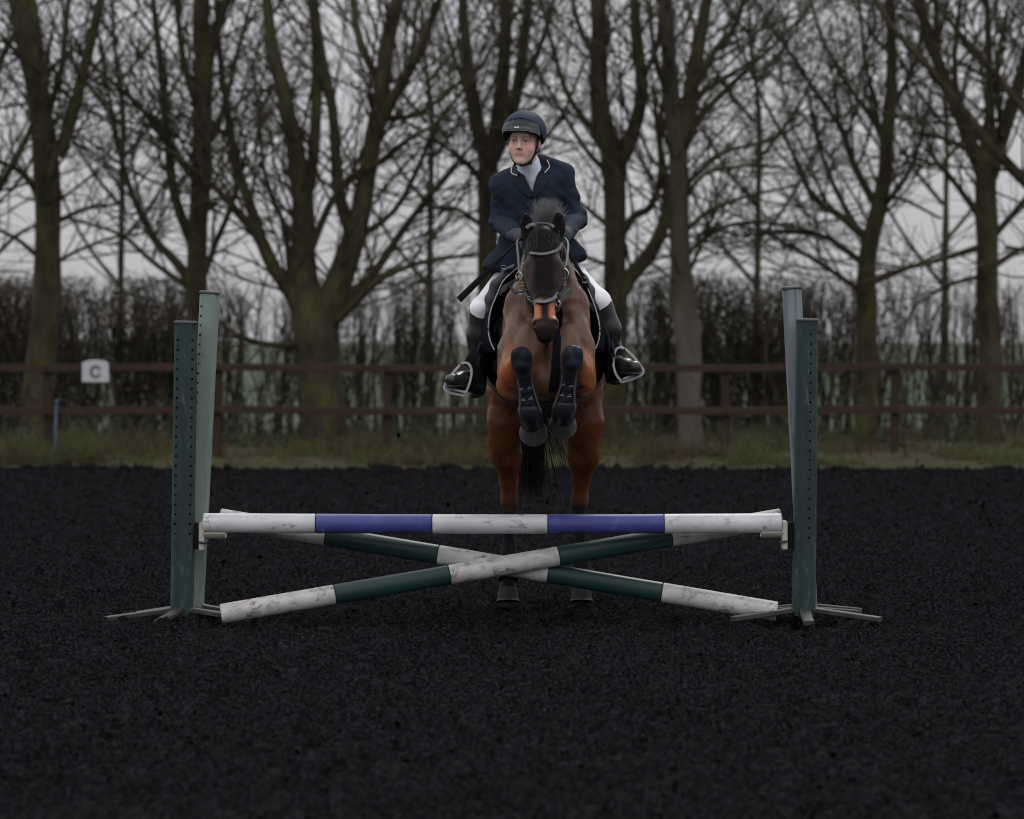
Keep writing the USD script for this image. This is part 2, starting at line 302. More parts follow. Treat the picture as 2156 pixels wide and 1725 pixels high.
# loose fibres and crumbs of the surface
def crumbs(n, ylo, yhi, half):
    y = ylo + (yhi - ylo) * rng.random(n) ** 1.3; x = (rng.random(n) * 2 - 1) * half
    return x, y, arena_height(x, y)
x, y, z = crumbs(42000, -6.8, 17.5, 5.5); n = len(x); s = rng.uniform(0.003, 0.009, n) * np.clip(1 + y / 14, 1, 2.2); s[rng.random(n) < 0.04] *= 1.8
octa = np.array([[1, 0, 0], [-1, 0, 0], [0, 1, 0], [0, -1, 0], [0, 0, 1], [0, 0, -1]], float); of = np.array([[0, 2, 4], [2, 1, 4], [1, 3, 4], [3, 0, 4], [2, 0, 5], [1, 2, 5], [3, 1, 5], [0, 3, 5]])
V = octa[None] * rng.uniform(0.5, 1.25, (n, 6, 1)) * s[:, None, None] * np.array([1.25, 1.1, 0.65]); a = rng.random(n) * 6.28
V = np.stack([V[..., 0] * np.cos(a)[:, None] - V[..., 1] * np.sin(a)[:, None], V[..., 0] * np.sin(a)[:, None] + V[..., 1] * np.cos(a)[:, None], V[..., 2]], -1) + np.stack([x, y, z + s * 0.35], -1)[:, None]
M_crumb = mat('arena_crumb', (0.0115, 0.0115, 0.0130), rough=0.8, var=0.3, spec=0.0, island=0.85, pos='position')
tag(obj('surface_crumbs', tm(V.reshape(-1, 3), (of[None] + 6 * np.arange(n)[:, None, None]).reshape(-1, 3)), M_crumb), 'loose black crumbs of the riding surface', 'riding surface', kind='stuff')
x, y, z = crumbs(24000, -6.8, 6.0, 4.2); n = len(x); a, L, up = rng.random(n) * 6.28, rng.uniform(0.015, 0.055, n), rng.uniform(0.0, 0.026, n)
d = np.stack([np.cos(a) * L, np.sin(a) * L, 0 * a], -1); c = np.stack([x, y, z + 0.006], -1)
P = np.stack([c - d * 0.5, c + np.stack([-np.sin(a) * L * 0.2, np.cos(a) * L * 0.2, up], -1), c + d * 0.5 + np.stack([0 * a, 0 * a, up * rng.random(n)], -1)], 1)
M_fibre = mat('arena_fibres', (0.10, 0.10, 0.10), rough=0.7, var=0.3, spec=0.1, island=0.9, pos='position')
tag(obj('surface_fibres', tubes(P, np.full((n, 3), 0.0013), 3), M_fibre), 'fine grey fibres lying loose in the black riding surface', 'riding surface', kind='stuff')

# verge behind the arena and the field beyond
xs = np.linspace(-30, 30, 260); ys = np.concatenate([np.linspace(17.85, 24, 60), np.linspace(24.3, 30, 14)]); X, Y = np.meshgrid(xs, ys, indexing='ij')
p = np.stack([X, Y, 0 * X], -1); bank = np.clip((Y - 17.95) / 0.8, 0, 1)
Z = -0.03 + bank * 0.10 + (meshkit.fbm(p * 1.3, 4, 31) - 0.5) * 0.16 * bank
def verge_z(x, y):
    x, y = np.atleast_1d(np.asarray(x, float)), np.atleast_1d(np.asarray(y, float)); b = np.clip((y - 17.95) / 0.8, 0, 1)
    return -0.03 + b * 0.10 + (meshkit.fbm(np.stack([x, y, 0 * x], -1) * 1.3, 4, 31) - 0.5) * 0.16 * b
nx, ny = X.shape; ii, jj = np.meshgrid(np.arange(nx - 1), np.arange(ny - 1), indexing='ij'); k = ii * ny + jj
tag(obj('verge', (np.stack([X, Y, Z], -1).reshape(-1, 3), np.stack([k, k + ny, k + ny + 1, k + 1], -1).reshape(-1, 4)), M_verge, smooth=True), kind='structure')
tag(obj('field', (np.array([[-900, -60, -0.14], [900, -60, -0.14], [900, 1500, -0.14], [-900, 1500, -0.14]], float), np.array([[0, 1, 2, 3]])), M_field), kind='structure')

# grass of the verge: single bent blades
def blades(n, x, y, z, h, lean, w, m, name, label):
    a = rng.random(n) * 6.28; d = np.stack([np.cos(a), np.sin(a), 0 * a], -1); s = np.stack([-np.sin(a), np.cos(a), 0 * a], -1) * w[:, None]
    b = np.stack([x, y, z], -1); mid = b + d * (lean * h * 0.3)[:, None] + np.array([0, 0, 1]) * (h * 0.6)[:, None]; tip = b + d * (lean * h)[:, None] + np.array([0, 0, 1]) * (h * (1 - 0.3 * lean))[:, None]
    V = np.stack([b - s, b + s, mid - s * 0.7, mid + s * 0.7, tip], 1); f = np.array([[0, 1, 3], [0, 3, 2], [2, 3, 4]])
    return tag(obj(name, tm(V.reshape(-1, 3), (f[None] + 5 * np.arange(n)[:, None, None]).reshape(-1, 3)), m), label, 'grass', kind='stuff')
M_grass = mat('rough_grass', (0.135, 0.114, 0.062), rough=0.8, var=0.4, scale=0.9, spec=0.15, island=0.5, translucent=0.25, pos='position', stain=(0.080, 0.098, 0.040), stscale=0.8, stlow=0.42, sthigh=0.58)
n = 52000; y = 18.15 + 6.5 * rng.random(n) ** 1.5; x = (rng.random(n) * 2 - 1) * 9.5
keep = meshkit.fbm(np.stack([x, y, 0 * x], -1) * 0.9, 3, 44) > 0.40 + 0.06 * rng.random(n); x, y = x[keep], y[keep]; n = len(x)
tall = meshkit.fbm(np.stack([x, y, 0 * x], -1) * 0.6, 2, 47)
blades(n, x, y, verge_z(x, y), rng.uniform(0.06, 0.26, n) * (0.4 + 2.4 * tall * rng.random(n) ** 1.5), rng.uniform(0.1, 0.9, n), rng.uniform(0.003, 0.007, n), M_grass, 'rough_grass', 'rough pale winter grass along the foot of the fence')
# fallen leaves on the verge
M_leaf = mat('fallen_leaf', (0.12, 0.055, 0.022), rough=0.7, var=0.3, island=0.6, spec=0.2, pos='position')
n = 2400; y = 18.0 + 3 * rng.random(n) ** 1.4; x = (rng.random(n) * 2 - 1) * 9; z = verge_z(x, y) + rng.uniform(0.01, 0.12, n)
B = rng.normal(size=(n, 3, 3)); B, _ = np.linalg.qr(B); q = np.array([[-.5, 0, 0], [0, -.32, 0.08], [.55, 0, 0], [0, .32, 0.08]])
V = np.stack([x, y, z], -1)[:, None] + np.einsum('kc,ncd->nkd', q, B) * rng.uniform(0.03, 0.075, n)[:, None, None]
tag(obj('fallen_leaves', tm(V.reshape(-1, 3), (np.array([[0, 1, 2], [0, 2, 3]])[None] + 4 * np.arange(n)[:, None, None]).reshape(-1, 3)), M_leaf), 'brown leaves fallen in the grass behind the fence', 'leaves', kind='stuff')

# single leaves lying on the black surface
def leaf(px, py, y, size, color, label, k):
    c = W(px, py, y); c[2] = ground_z(c[0], y) + 0.012
    t = np.linspace(0, 1, 7); w = np.sin(np.pi * t) ** 0.8 * 0.33; r = rot((0, 0, 1), 37 * k)
    up = np.column_stack([t - 0.5, w, 0.10 + 0.15 * np.sin(3 * t + k)]); dn = np.column_stack([t - 0.5, -w, 0.05 + 0.12 * np.cos(4 * t + k)]); mid = np.column_stack([t - 0.5, 0 * t, 0.02 + 0.05 * t])
    V = np.vstack([up, mid, dn]) @ r.T * size + c; F = []
    for a in (0, 7):
        for i in range(6): F += [[a + i, a + 7 + i, a + i + 1], [a + i + 1, a + 7 + i, a + 8 + i]]
    th = thing('leaf', label, 'leaf', c); m = mat(f'leaf_colour_{k}', color, rough=0.6, var=0.25, scale=30)
    obj('blade', tm(V, np.array(F)), m, th, off=c); obj('stalk', tube([mid[-1] @ r.T * size + c, mid[-1] @ r.T * size * 1.5 + c], 0.0012, 4), m, th, off=c)
leaf(1755, 1217, 2.35, 0.075, (0.16, 0.10, 0.035), 'yellow brown leaf lying on the black ground beside the right jump stand', 1)
leaf(1610, 1015, 14.1, 0.09, (0.24, 0.19, 0.10), 'small pale leaf far back on the black ground left of the right jump stand', 2)
leaf(1135, 1697, -6.25, 0.038, (0.11, 0.075, 0.010), 'yellow leaf lying alone on the dark foreground at the lower edge', 3)
leaf(1858, 1208, 2.6, 0.05, (0.16, 0.055, 0.03), 'small reddish leaf on the black ground right of the yellow brown leaf', 4)
# ------------------------------------------------------------ post and rail fence behind the arena
M_rail = mat('stained_rail', (0.031, 0.0195, 0.0145), rough=0.8, spec=0.12, var=0.35, scale=5, stretch=(0.6, 6, 6), bump=0.3, bscale=30, stain=(0.036, 0.026, 0.023), stscale=3, stlow=0.6, sthigh=0.75, pos='position')
M_post = mat('stained_post', (0.026, 0.0170, 0.0130), rough=0.85, spec=0.12, var=0.35, scale=6, stretch=(6, 6, 0.6), bump=0.3, bscale=30, stain=(0.026, 0.028, 0.018), stscale=4, stlow=0.6, sthigh=0.75, pos='position')
FY = 19.2; fence = thing('fence', 'dark red brown post and rail fence with two rails along the arena', 'fence', (0, FY, 0))
sp = 357 * (DIST + FY) / FPX; x_first = W(100, 800, FY)[0]
posts = [x_first + sp * k for k in range(-3, 9)]
top_z, low_z = W(0, 774, FY)[2], W(0, 864, FY)[2]
for i, px in enumerate(posts):
    h = top_z + 0.02 + 0.02 * math.sin(i * 2.1); b = rbox(0.105, 0.085, h + 0.25, 0.012, 8); b.apply_translation((px, FY + 0.062, (h - 0.25) / 2 + 0.0)); 
    b.vertices[:, 0] += (b.vertices[:, 2] - 0.4) * 0.02 * math.sin(i * 1.7)
    obj('post', b, M_post, fence, smooth=35, off=(0, FY, 0))
for i in range(0, len(posts) - 1):
    for lvl, (z, hh) in enumerate(((top_z, 0.088), (low_z, 0.092))):
        if i % 2 == lvl: pass
        a, b_ = posts[i], posts[i + 1]
        w1, w2 = 0.012 * math.sin(i * 3.3 + lvl), 0.012 * math.sin((i + 1) * 3.3 + lvl)
        r = rbox(b_ - a - 0.006, 0.036, hh, 0.006, 6); r.apply_translation(((a + b_) / 2, FY - 0.002, z))
        t = (r.vertices[:, 0] - a) / (b_ - a); r.vertices[:, 2] += w1 * (1 - t) + w2 * t - 0.01 * np.sin(np.pi * np.clip(t, 0, 1))
        obj('rail', r, M_rail, fence, smooth=35, off=(0, FY, 0))
# arena letter
M_sign = mat('sign_white', (0.34, 0.34, 0.35), rough=0.5, var=0.06, scale=8); M_black = mat('letter_black', (0.02, 0.02, 0.022), rough=0.5, var=0.1)
c = W(201, 782, FY - 0.05); sign = thing('letter_sign', 'white arched dressage letter board marked C hung on the top rail', 'sign', c)
hw, hh = 0.155, 0.125; t = np.linspace(0, math.pi, 15)
poly = Polygon([(-hw, -hh), (hw, -hh), (hw, 0.085)] + [(hw * math.cos(a), 0.085 + 0.05 * math.sin(a)) for a in t[1:-1]] + [(-hw, 0.085)]).buffer(-0.012).buffer(0.012)
b = trimesh.creation.extrude_polygon(poly, 0.012); b.apply_transform(trimesh.transformations.rotation_matrix(math.pi / 2, (1, 0, 0)))
obj('board', b, M_sign, sign, smooth=30)
l = meshkit.text_mesh('C', 0.135, 0.004, bold=True); l.apply_translation(-l.bounds.mean(0)); l.vertices[:, 2] -= l.vertices[:, 2].min(); l.apply_transform(trimesh.transformations.rotation_matrix(math.pi / 2, (1, 0, 0))); l.apply_translation((0, -0.013, -0.005))
obj('letter', l, M_black, sign)
for s in (-1, 1):
    h_ = tube([(s * 0.09, 0.006, 0.06), (s * 0.09, 0.018, 0.10), (s * 0.09, 0.05, 0.108)], 0.004, 6, 8); obj('hook', h_, M_black, sign)
# blue strap that hangs by the post at the left
M_blue = mat('blue_twine', (0.05, 0.085, 0.15), rough=0.6, var=0.2)
st = thing('blue_strap', 'blue strap hanging down beside the fence post left of the letter board', 'strap', W(117, 900, FY - 0.06))
o = W(117, 900, FY - 0.06)
obj('strap', ribbon([W(120, 846, FY - 0.05), W(118, 862, FY - 0.045), W(117.5, 880, FY - 0.05), W(116, 920, FY - 0.06), W(117, 966, FY - 0.06)], [(0, -1, 0)] * 5, 0.026, 0.005, 24), M_blue, st, smooth=30, off=o)
obj('knot', trimesh.creation.icosphere(2, 0.022).apply_transform(trimesh.transformations.scale_matrix(1.0)).apply_translation(W(120, 845, FY - 0.055)), M_blue, st, smooth=True, off=o)
# ------------------------------------------------------------ bare multi-stemmed trees and the hedge
M_bark = mat('bark', (0.036, 0.030, 0.017), rough=0.9, var=0.8, scale=6, stretch=(1, 1, 0.35), bump=0.9, bscale=26, bdist=0.03, spec=0.15, stain=(0.056, 0.060, 0.017), stscale=3.4, stlow=0.50, sthigh=0.66, pos='position')
M_greybark = mat('grey_bark', (1, 1, 1), tint=True, rough=0.9, var=0.35, scale=4, stretch=(1, 1, 0.3), bump=0.5, bscale=25, bdist=0.02, spec=0.15, pos='position')
M_twig = mat('twig', (0.045, 0.038, 0.028), rough=0.85, var=0.35, scale=3, spec=0.15, island=0.3, pos='position')

def along(P, R, n, lo=0.15, hi=1.0):
    """n random places on the polylines, weighted by length"""
    L = np.linalg.norm(np.diff(P, axis=1), axis=2).sum(1); who = rng.choice(len(P), n, p=L / L.sum()); t = (lo + (hi - lo) * rng.random(n)) * (P.shape[1] - 1) * 0.999; i = t.astype(int); u = (t - i)[:, None]
    a, b = P[who, i], P[who, i + 1]; return a * (1 - u) + b * u, (b - a) / (np.linalg.norm(b - a, axis=1, keepdims=True) + 1e-9), R[who, i] * (1 - u[:, 0]) + R[who, i + 1] * u[:, 0], L[who]
def side(d, lo, hi, flat=0.6):
    n = len(d); r = rng.normal(size=(n, 3)) * np.array([1, 1, flat]); r -= (r * d).sum(1, keepdims=True) * d; r /= np.linalg.norm(r, axis=1, keepdims=True) + 1e-9
    a = rng.uniform(lo, hi, n)[:, None]; return d * np.cos(a) + r * np.sin(a)
def tree(name, label, y0, trunk, limbs, grey=False, dens=1.0, group=None, twig_y=1.0):
    """trunk and limbs: lists of (px, py, width in px) read off the photograph, at the depth y0 of the tree"""
    base = W(trunk[0][0], 950, y0); base[2] = 0; th = thing(name, label, 'tree', base, group=group); sc = (DIST + y0) / FPX
    def line(pts, y_from, y_to, n):
        A = np.array([[*W(p[0], p[1], y_from + (y_to - y_from) * i / max(1, len(pts) - 1)), p[2] * sc / 2] for i, p in enumerate(pts)]); return smoothline(A, n)
    T = line(trunk, y0, y0, 22); foot = T[0].copy(); foot[2] = -0.15; foot[3] *= 1.5
    if T[0, 2] > -0.1: T = np.vstack([foot, T])
    T[:, 3] *= 1 + 0.10 * (meshkit.noise(T[:, :3] * 3.0, 5) - 0.5)
    m = tubes(T[None, :, :3], T[None, :, 3], 16); m.vertices += m.vertex_normals * ((meshkit.fbm(m.vertices * np.array([5, 5, 2.0]), 3, 8) - 0.5) * 0.05)[:, None]
    hz = np.clip((m.vertices[:, 2] - 1.3 + .8 * (meshkit.fbm(m.vertices * 2.5, 3, 2) - .5)) / 1.0, 0, 1)[:, None]; obj('trunk', m, M_greybark if grey else M_bark, th, smooth=True, off=base, tint=(np.array((.075, .066, .054)) * (1 - hz) + np.array((.040, .035, .024)) * hz) if grey else None)
    Ls, ks = [T[8:, :4]], []
    for i, l in enumerate(limbs):
        off = [0, 0.9, -0.8, 0.5, -0.45, 1.2, -1.1, 0.7, -0.6, 1.4, -1.3, 0.3][i % 12] * min(1.0, len(l) / 5) * 0.8
        A = line(l, y0, y0 + off, 16); A[:, 3] *= 0.98; Ls.append(A)
        obj('limb', tubes(A[None, :, :3], A[None, :, 3], 9), M_bark, th, smooth=True, off=base)
    LP = [smoothline(A, 16) for A in Ls]; LP = np.stack(LP); P0, R0 = LP[:, :, :3], LP[:, :, 3]
    tot = np.linalg.norm(np.diff(P0, axis=1), axis=2).sum(); n1 = int(5.0 * tot * dens)
    s, d, r, L = along(P0, R0, n1, 0.12); P1, R1 = grow(s, side(d, 0.45, 1.15), rng.uniform(0.8, 2.8, n1), 8, np.clip(r * 0.40, 0.007, 0.019), np.full(n1, 0.0055), 0.045, 0.10)
    n2 = n1 * 6; s, d, r, L = along(P1, R1, n2, 0.12); P2, R2 = grow(s, side(d, 0.4, 1.0), rng.uniform(0.3, 1.0, n2), 5, np.clip(r * 0.7, 0.0048, 0.010), np.full(n2, 0.0034), 0.07, 0.16)
    n3 = int(n2 * 1.5); s, d, r, L = along(P2, R2, n3, 0.15); P3, R3 = grow(s, side(d, 0.4, 1.0), rng.uniform(0.12, 0.42, n3), 3, np.clip(r * 0.8, 0.0036, 0.006), np.full(n3, 0.0028), 0.05, 0.15)
    obj('branches', tubes(P1, R1, 5), M_bark, th, smooth=True, off=base, kind='stuff')
    obj('twigs', cat(tubes(P2, R2, 3), tubes(P3, R3, 3)), M_twig, th, off=base, kind='stuff')
TY = 22.0
TREES = [
 ('broad tall bare tree at the left edge, its trunk left of the letter board', TY, [(69, 949, 66), (88, 760, 64), (98, 632, 60), (101, 460, 55), (95, 316, 56), (80, 201, 50), (66, 86, 45), (52, -60, 38)],
  [[(122, 330, 32), (150, 250, 28), (184, 115, 24), (213, 0, 18), (225, -60, 14)], [(72, 200, 24), (46, 110, 20), (28, 20, 17), (20, -50, 14)], [(90, 410, 16), (40, 360, 12), (-20, 330, 9), (-80, 280, 6)], [(100, 240, 18), (128, 150, 14), (140, 40, 12), (150, -60, 9)],
   [(80, 540, 12), (30, 500, 9), (-40, 470, 6)], [(112, 470, 12), (180, 440, 9), (250, 430, 6)], [(108, 560, 10), (160, 530, 8), (240, 500, 6), (330, 490, 4)]]),
 ('bare tree rising straight behind the left jump stand with long arms sweeping left', TY + 0.6, [(418, 949, 50), (416, 760, 46), (414, 610, 45), (414, 517, 43), (423, 402, 44), (425, 287, 42), (428, 172, 42), (425, 69, 38), (422, -60, 32)],
  [[(432, 170, 26), (448, 90, 22), (477, 0, 18), (495, -60, 14)], [(404, 595, 26), (365, 545, 20), (322, 500, 17), (276, 402, 14), (253, 322, 12), (224, 172, 8), (205, 60, 6)], [(404, 510, 26), (368, 414, 22), (351, 276, 18), (339, 144, 16), (322, 0, 12), (315, -60, 10)],
   [(415, 385, 20), (356, 305, 16), (287, 218, 12), (190, 132, 9), (155, 75, 6)], [(428, 585, 15), (455, 510, 13), (477, 460, 12), (506, 374, 9), (520, 300, 6)], [(405, 612, 14), (322, 552, 11), (253, 494, 9), (144, 460, 6)], [(418, 240, 18), (385, 120, 14), (372, 0, 11), (368, -60, 9)], [(428, 330, 14), (470, 230, 12), (500, 110, 10), (530, 0, 7)]]),
 ('biggest bare tree left of the rider, its thick trunk splitting into many stems', TY - 0.3, [(682, 949, 96), (680, 862, 90), (670, 760, 92), (662, 690, 96), (648, 630, 76), (638, 560, 54), (638, 431, 48), (621, 316, 38), (598, 201, 30), (572, 90, 26), (556, -50, 20)],
  [[(672, 730, 70), (690, 655, 66), (730, 546, 56), (759, 448, 45), (776, 345, 40), (802, 201, 36), (816, 86, 34), (850, -50, 26)], [(638, 440, 30), (658, 345, 26), (667, 172, 24), (661, 0, 20), (660, -60, 18)], [(785, 300, 24), (822, 220, 25), (857, 155, 22), (891, 86, 18), (940, -40, 13)],
   [(745, 500, 32), (716, 420, 28), (708, 345, 25), (700, 230, 22), (678, 115, 18), (655, -50, 13)], [(650, 540, 18), (690, 440, 16), (736, 374, 14), (793, 345, 12), (850, 300, 9), (960, 236, 6)], [(705, 650, 30), (745, 615, 24), (788, 575, 20), (845, 489, 16), (903, 414, 12), (960, 345, 9), (1010, 290, 6)],
   [(680, 700, 28), (753, 632, 18), (805, 586, 14), (891, 552, 10), (1006, 535, 7)], [(750, 500, 18), (800, 470, 14), (851, 414, 12), (926, 253, 10), (972, 195, 9), (1064, 57, 7), (1090, -40, 5)], [(655, 690, 50), (612, 615, 36), (575, 563, 32), (546, 500, 28), (506, 454, 20), (437, 380, 13), (356, 322, 9), (300, 290, 6)],
   [(552, 510, 26), (532, 450, 25), (500, 356, 22), (483, 259, 18), (466, 144, 14), (452, -30, 10)], [(640, 724, 18), (590, 726, 14), (546, 722, 12), (494, 701, 8), (440, 660, 5)], [(806, 190, 22), (760, 90, 16), (735, -40, 12)], [(812, 250, 16), (880, 240, 12), (960, 180, 9), (1030, 120, 6)], [(610, 590, 14), (600, 480, 12), (560, 380, 10), (545, 250, 8), (530, 120, 6)]]),
 ('bare tree directly behind the rider, forking above the helmet', TY + 1.4, [(1030, 949, 52), (1030, 700, 48), (1027, 518, 44), (1027, 402, 44), (1030, 322, 44), (1050, 262, 36), (1062, 115, 29), (1066, 0, 24), (1070, -60, 20)],
  [[(1026, 345, 36), (1000, 240, 33), (983, 115, 24), (974, 0, 20), (970, -60, 17)], [(1040, 330, 34), (1070, 255, 30), (1092, 172, 26), (1113, 0, 20), (1120, -60, 16)], [(1030, 420, 14), (990, 350, 11), (920, 300, 8), (850, 280, 5)], [(1020, 480, 12), (960, 440, 9), (900, 440, 6)], [(1090, 190, 14), (1140, 90, 11), (1175, -40, 8)], [(1000, 240, 14), (960, 130, 10), (925, 10, 7)], [(1045, 420, 13), (1110, 330, 10), (1180, 250, 8), (1230, 130, 6)]]),
 ('forked bare tree right of the rider, leaning limb at its right side', TY + 0.3, [(1294, 949, 56), (1294, 690, 48), (1294, 518, 48), (1294, 374, 46), (1286, 310, 46), (1262, 230, 40), (1262, 115, 34), (1258, 0, 32), (1255, -60, 28)],
  [[(1300, 345, 40), (1325, 300, 33), (1351, 201, 27), (1342, 86, 25), (1332, -40, 20)], [(1305, 620, 36), (1332, 575, 34), (1368, 535, 33), (1397, 471, 27), (1403, 402, 20), (1388, 300, 14), (1375, 180, 9)], [(1305, 500, 20), (1335, 455, 17), (1368, 437, 16), (1391, 368, 14), (1390, 250, 11), (1420, 120, 7)],
   [(1262, 290, 16), (1196, 201, 12), (1156, 69, 9), (1133, -20, 7)], [(1275, 360, 14), (1230, 310, 10), (1156, 190, 8), (1121, 120, 6), (1080, 20, 4)], [(1280, 475, 12), (1225, 431, 9), (1170, 400, 6), (1120, 390, 4)], [(1345, 180, 14), (1385, 90, 11), (1390, -40, 8)], [(1255, 130, 14), (1215, 40, 11), (1200, -50, 8)], [(1285, 560, 10), (1230, 540, 8), (1180, 520, 5)]]),
 ('pale grey barked tree right of the rider with a swollen lower trunk', TY - 0.7, [(1456, 949, 52), (1452, 860, 50), (1452, 776, 52), (1446, 690, 58), (1440, 640, 56), (1434, 575, 45), (1429, 460, 38), (1429, 345, 40), (1417, 230, 38), (1406, 115, 32), (1402, -50, 26)],
  [[(1428, 330, 32), (1443, 276, 33), (1460, 161, 33), (1478, 57, 27), (1498, -50, 21)], [(1448, 290, 20), (1480, 240, 16), (1546, 172, 12), (1621, 103, 9), (1690, 34, 7)], [(1472, 160, 18), (1510, 100, 15), (1546, 57, 12), (1580, -50, 9)], [(1430, 400, 13), (1523, 322, 10), (1610, 300, 7), (1690, 260, 5)], [(1430, 500, 12), (1500, 440, 10), (1590, 410, 7), (1680, 390, 5)],
   [(1432, 545, 12), (1520, 480, 10), (1620, 470, 7), (1720, 490, 5)], [(1410, 210, 14), (1380, 120, 11), (1365, 0, 8)], [(1425, 250, 14), (1500, 180, 11), (1580, 130, 8), (1640, 60, 6)], [(1432, 440, 10), (1480, 370, 9), (1560, 350, 7), (1640, 350, 5)], [(1418, 380, 10), (1370, 330, 8), (1340, 260, 6)]]),
 ('bare tree behind the right jump stand with long arms arching to the left', TY + 0.5, [(1822, 949, 52), (1824, 760, 47), (1825, 632, 44), (1825, 546, 40), (1843, 460, 36), (1863, 374, 32), (1868, 287, 30), (1877, 172, 24), (1875, 0, 18), (1873, -60, 15)],
  [[(1830, 505, 22), (1768, 454, 17), (1710, 414, 13), (1670, 322, 10), (1630, 253, 8), (1595, 184, 6), (1550, 80, 5)], [(1848, 440, 20), (1797, 345, 16), (1774, 276, 14), (1739, 224, 11), (1676, 132, 9), (1607, 29, 7), (1580, -30, 5)], [(1824, 560, 16), (1739, 500, 11), (1650, 488, 8), (1540, 500, 5)], [(1822, 620, 14), (1722, 552, 10), (1630, 500, 7), (1540, 470, 5)],
   [(1865, 330, 14), (1837, 201, 10), (1820, 115, 8), (1808, -20, 6)], [(1850, 450, 14), (1917, 356, 10), (1946, 259, 8), (1958, 201, 6), (1975, 100, 5)], [(1828, 600, 12), (1900, 570, 9), (1990, 530, 6)], [(1870, 240, 13), (1920, 150, 10), (1950, 40, 7), (1970, -50, 5)], [(1868, 290, 13), (1800, 200, 10), (1740, 100, 8), (1700, -20, 6)], [(1828, 520, 14), (1760, 400, 11), (1720, 290, 9), (1700, 180, 6)], [(1850, 420, 10), (1900, 420, 8), (1980, 460, 6)]]),
 ('thick bare tree at the right edge, splitting into three near the top', TY, [(2086, 949, 62), (2084, 860, 52), (2084, 719, 48), (2078, 604, 46), (2078, 489, 48), (2075, 402, 46), (2078, 345, 48), (2084, 259, 28), (2084, 172, 21), (2078, 0, 14), (2076, -60, 12)],
  [[(2072, 370, 38), (2038, 287, 31), (2009, 213, 28), (1969, 115, 25), (1940, 29, 20), (1915, -50, 16)], [(2084, 370, 38), (2113, 276, 34), (2147, 172, 30), (2170, 80, 25), (2190, -50, 18)], [(2066, 520, 16), (1963, 552, 10), (1871, 575, 7), (1800, 600, 5)], [(2062, 455, 16), (1992, 362, 11), (1963, 345, 9), (1889, 322, 6)], [(2090, 500, 16), (2150, 430, 12), (2220, 330, 8)],
   [(2092, 560, 14), (2160, 520, 10), (2240, 500, 6)], [(2030, 270, 16), (2010, 150, 12), (2020, 20, 9), (2030, -50, 7)], [(2110, 290, 16), (2100, 150, 12), (2120, 20, 8)], [(2050, 320, 12), (1980, 290, 9), (1920, 280, 6)], [(2070, 580, 11), (2000, 600, 8), (1930, 640, 5)]]),
 ('bare tree out past the right edge whose limbs reach in across the upper right corner', TY - 0.8, [(2290, 949, 60), (2285, 700, 52), (2280, 500, 48), (2275, 380, 44), (2280, 200, 36), (2290, -60, 26)],
  [[(2276, 520, 30), (2210, 430, 28), (2156, 380, 26), (2090, 310, 24), (2027, 230, 20), (1963, 150, 17), (1883, 63, 13), (1830, -20, 9)], [(2278, 380, 26), (2210, 290, 22), (2156, 230, 20), (2090, 150, 16), (2044, 98, 12), (1955, -10, 8)], [(2280, 600, 16), (2200, 540, 12), (2120, 520, 8)], [(2280, 260, 18), (2220, 120, 14), (2180, -40, 10)]]),
 ('bare tree out past the left edge whose limbs reach in at the upper left corner', TY - 0.5, [(-120, 949, 60), (-118, 700, 52), (-115, 500, 48), (-112, 380, 44), (-118, 200, 36), (-125, -60, 26)],
  [[(-115, 560, 24), (-50, 470, 20), (0, 391, 17), (57, 287, 13), (90, 190, 9), (110, 60, 6)], [(-112, 360, 22), (-50, 230, 18), (0, 130, 14), (50, 30, 10), (80, -50, 7)], [(-116, 640, 14), (-40, 570, 11), (30, 500, 8), (80, 470, 5)]]),
]
for i, (label, y, tr, li) in enumerate(TREES): tree('bare_tree', label, y, tr, li, grey=(i == 5), dens=0.75 if i > 7 else 1.0)
# thinner trees standing behind the front row
FAR = [(250, 'first', 'slender bare tree in the back row between the two leftmost trees'), (530, 'b', 'slender bare tree in the back row left of the biggest tree'), (900, 'c', 'slender bare tree in the back row between the biggest tree and the rider'), (1190, 'd', 'slender bare tree in the back row just right of the helmet'), (1590, 'e', 'slender bare tree in the back row right of the grey barked tree'), (1730, 'f', 'slender bare tree in the back row just left of the tall right stand'), (1985, 'g', 'slender bare tree in the back row between the two rightmost trees')]
for i, (px, _, label) in enumerate(FAR):
    if i in (1, 3, 5): continue
    r2 = np.random.default_rng(70 + i); s = 1 if i % 2 else -1
    tr = [(px, 900, 20), (px + 4, 640, 15), (px - 6 * s, 450, 13), (px + 8, 250, 11), (px + 10 * s, 80, 9), (px + 14 * s, -60, 7)]
    li = []
    for k in range(7):
        y_ = 600 - 85 * k; sg = 1 if (k + i) % 2 else -1; L = r2.uniform(110, 190)
        li.append([(px, y_, 10), (px + sg * L * 0.4, y_ - L * 0.5, 8), (px + sg * L * 0.75, y_ - L * 1.1, 6), (px + sg * L, y_ - L * 1.8, 4)])
    tree('slender_tree', label, TY + 5.5, tr, li, dens=0.38)

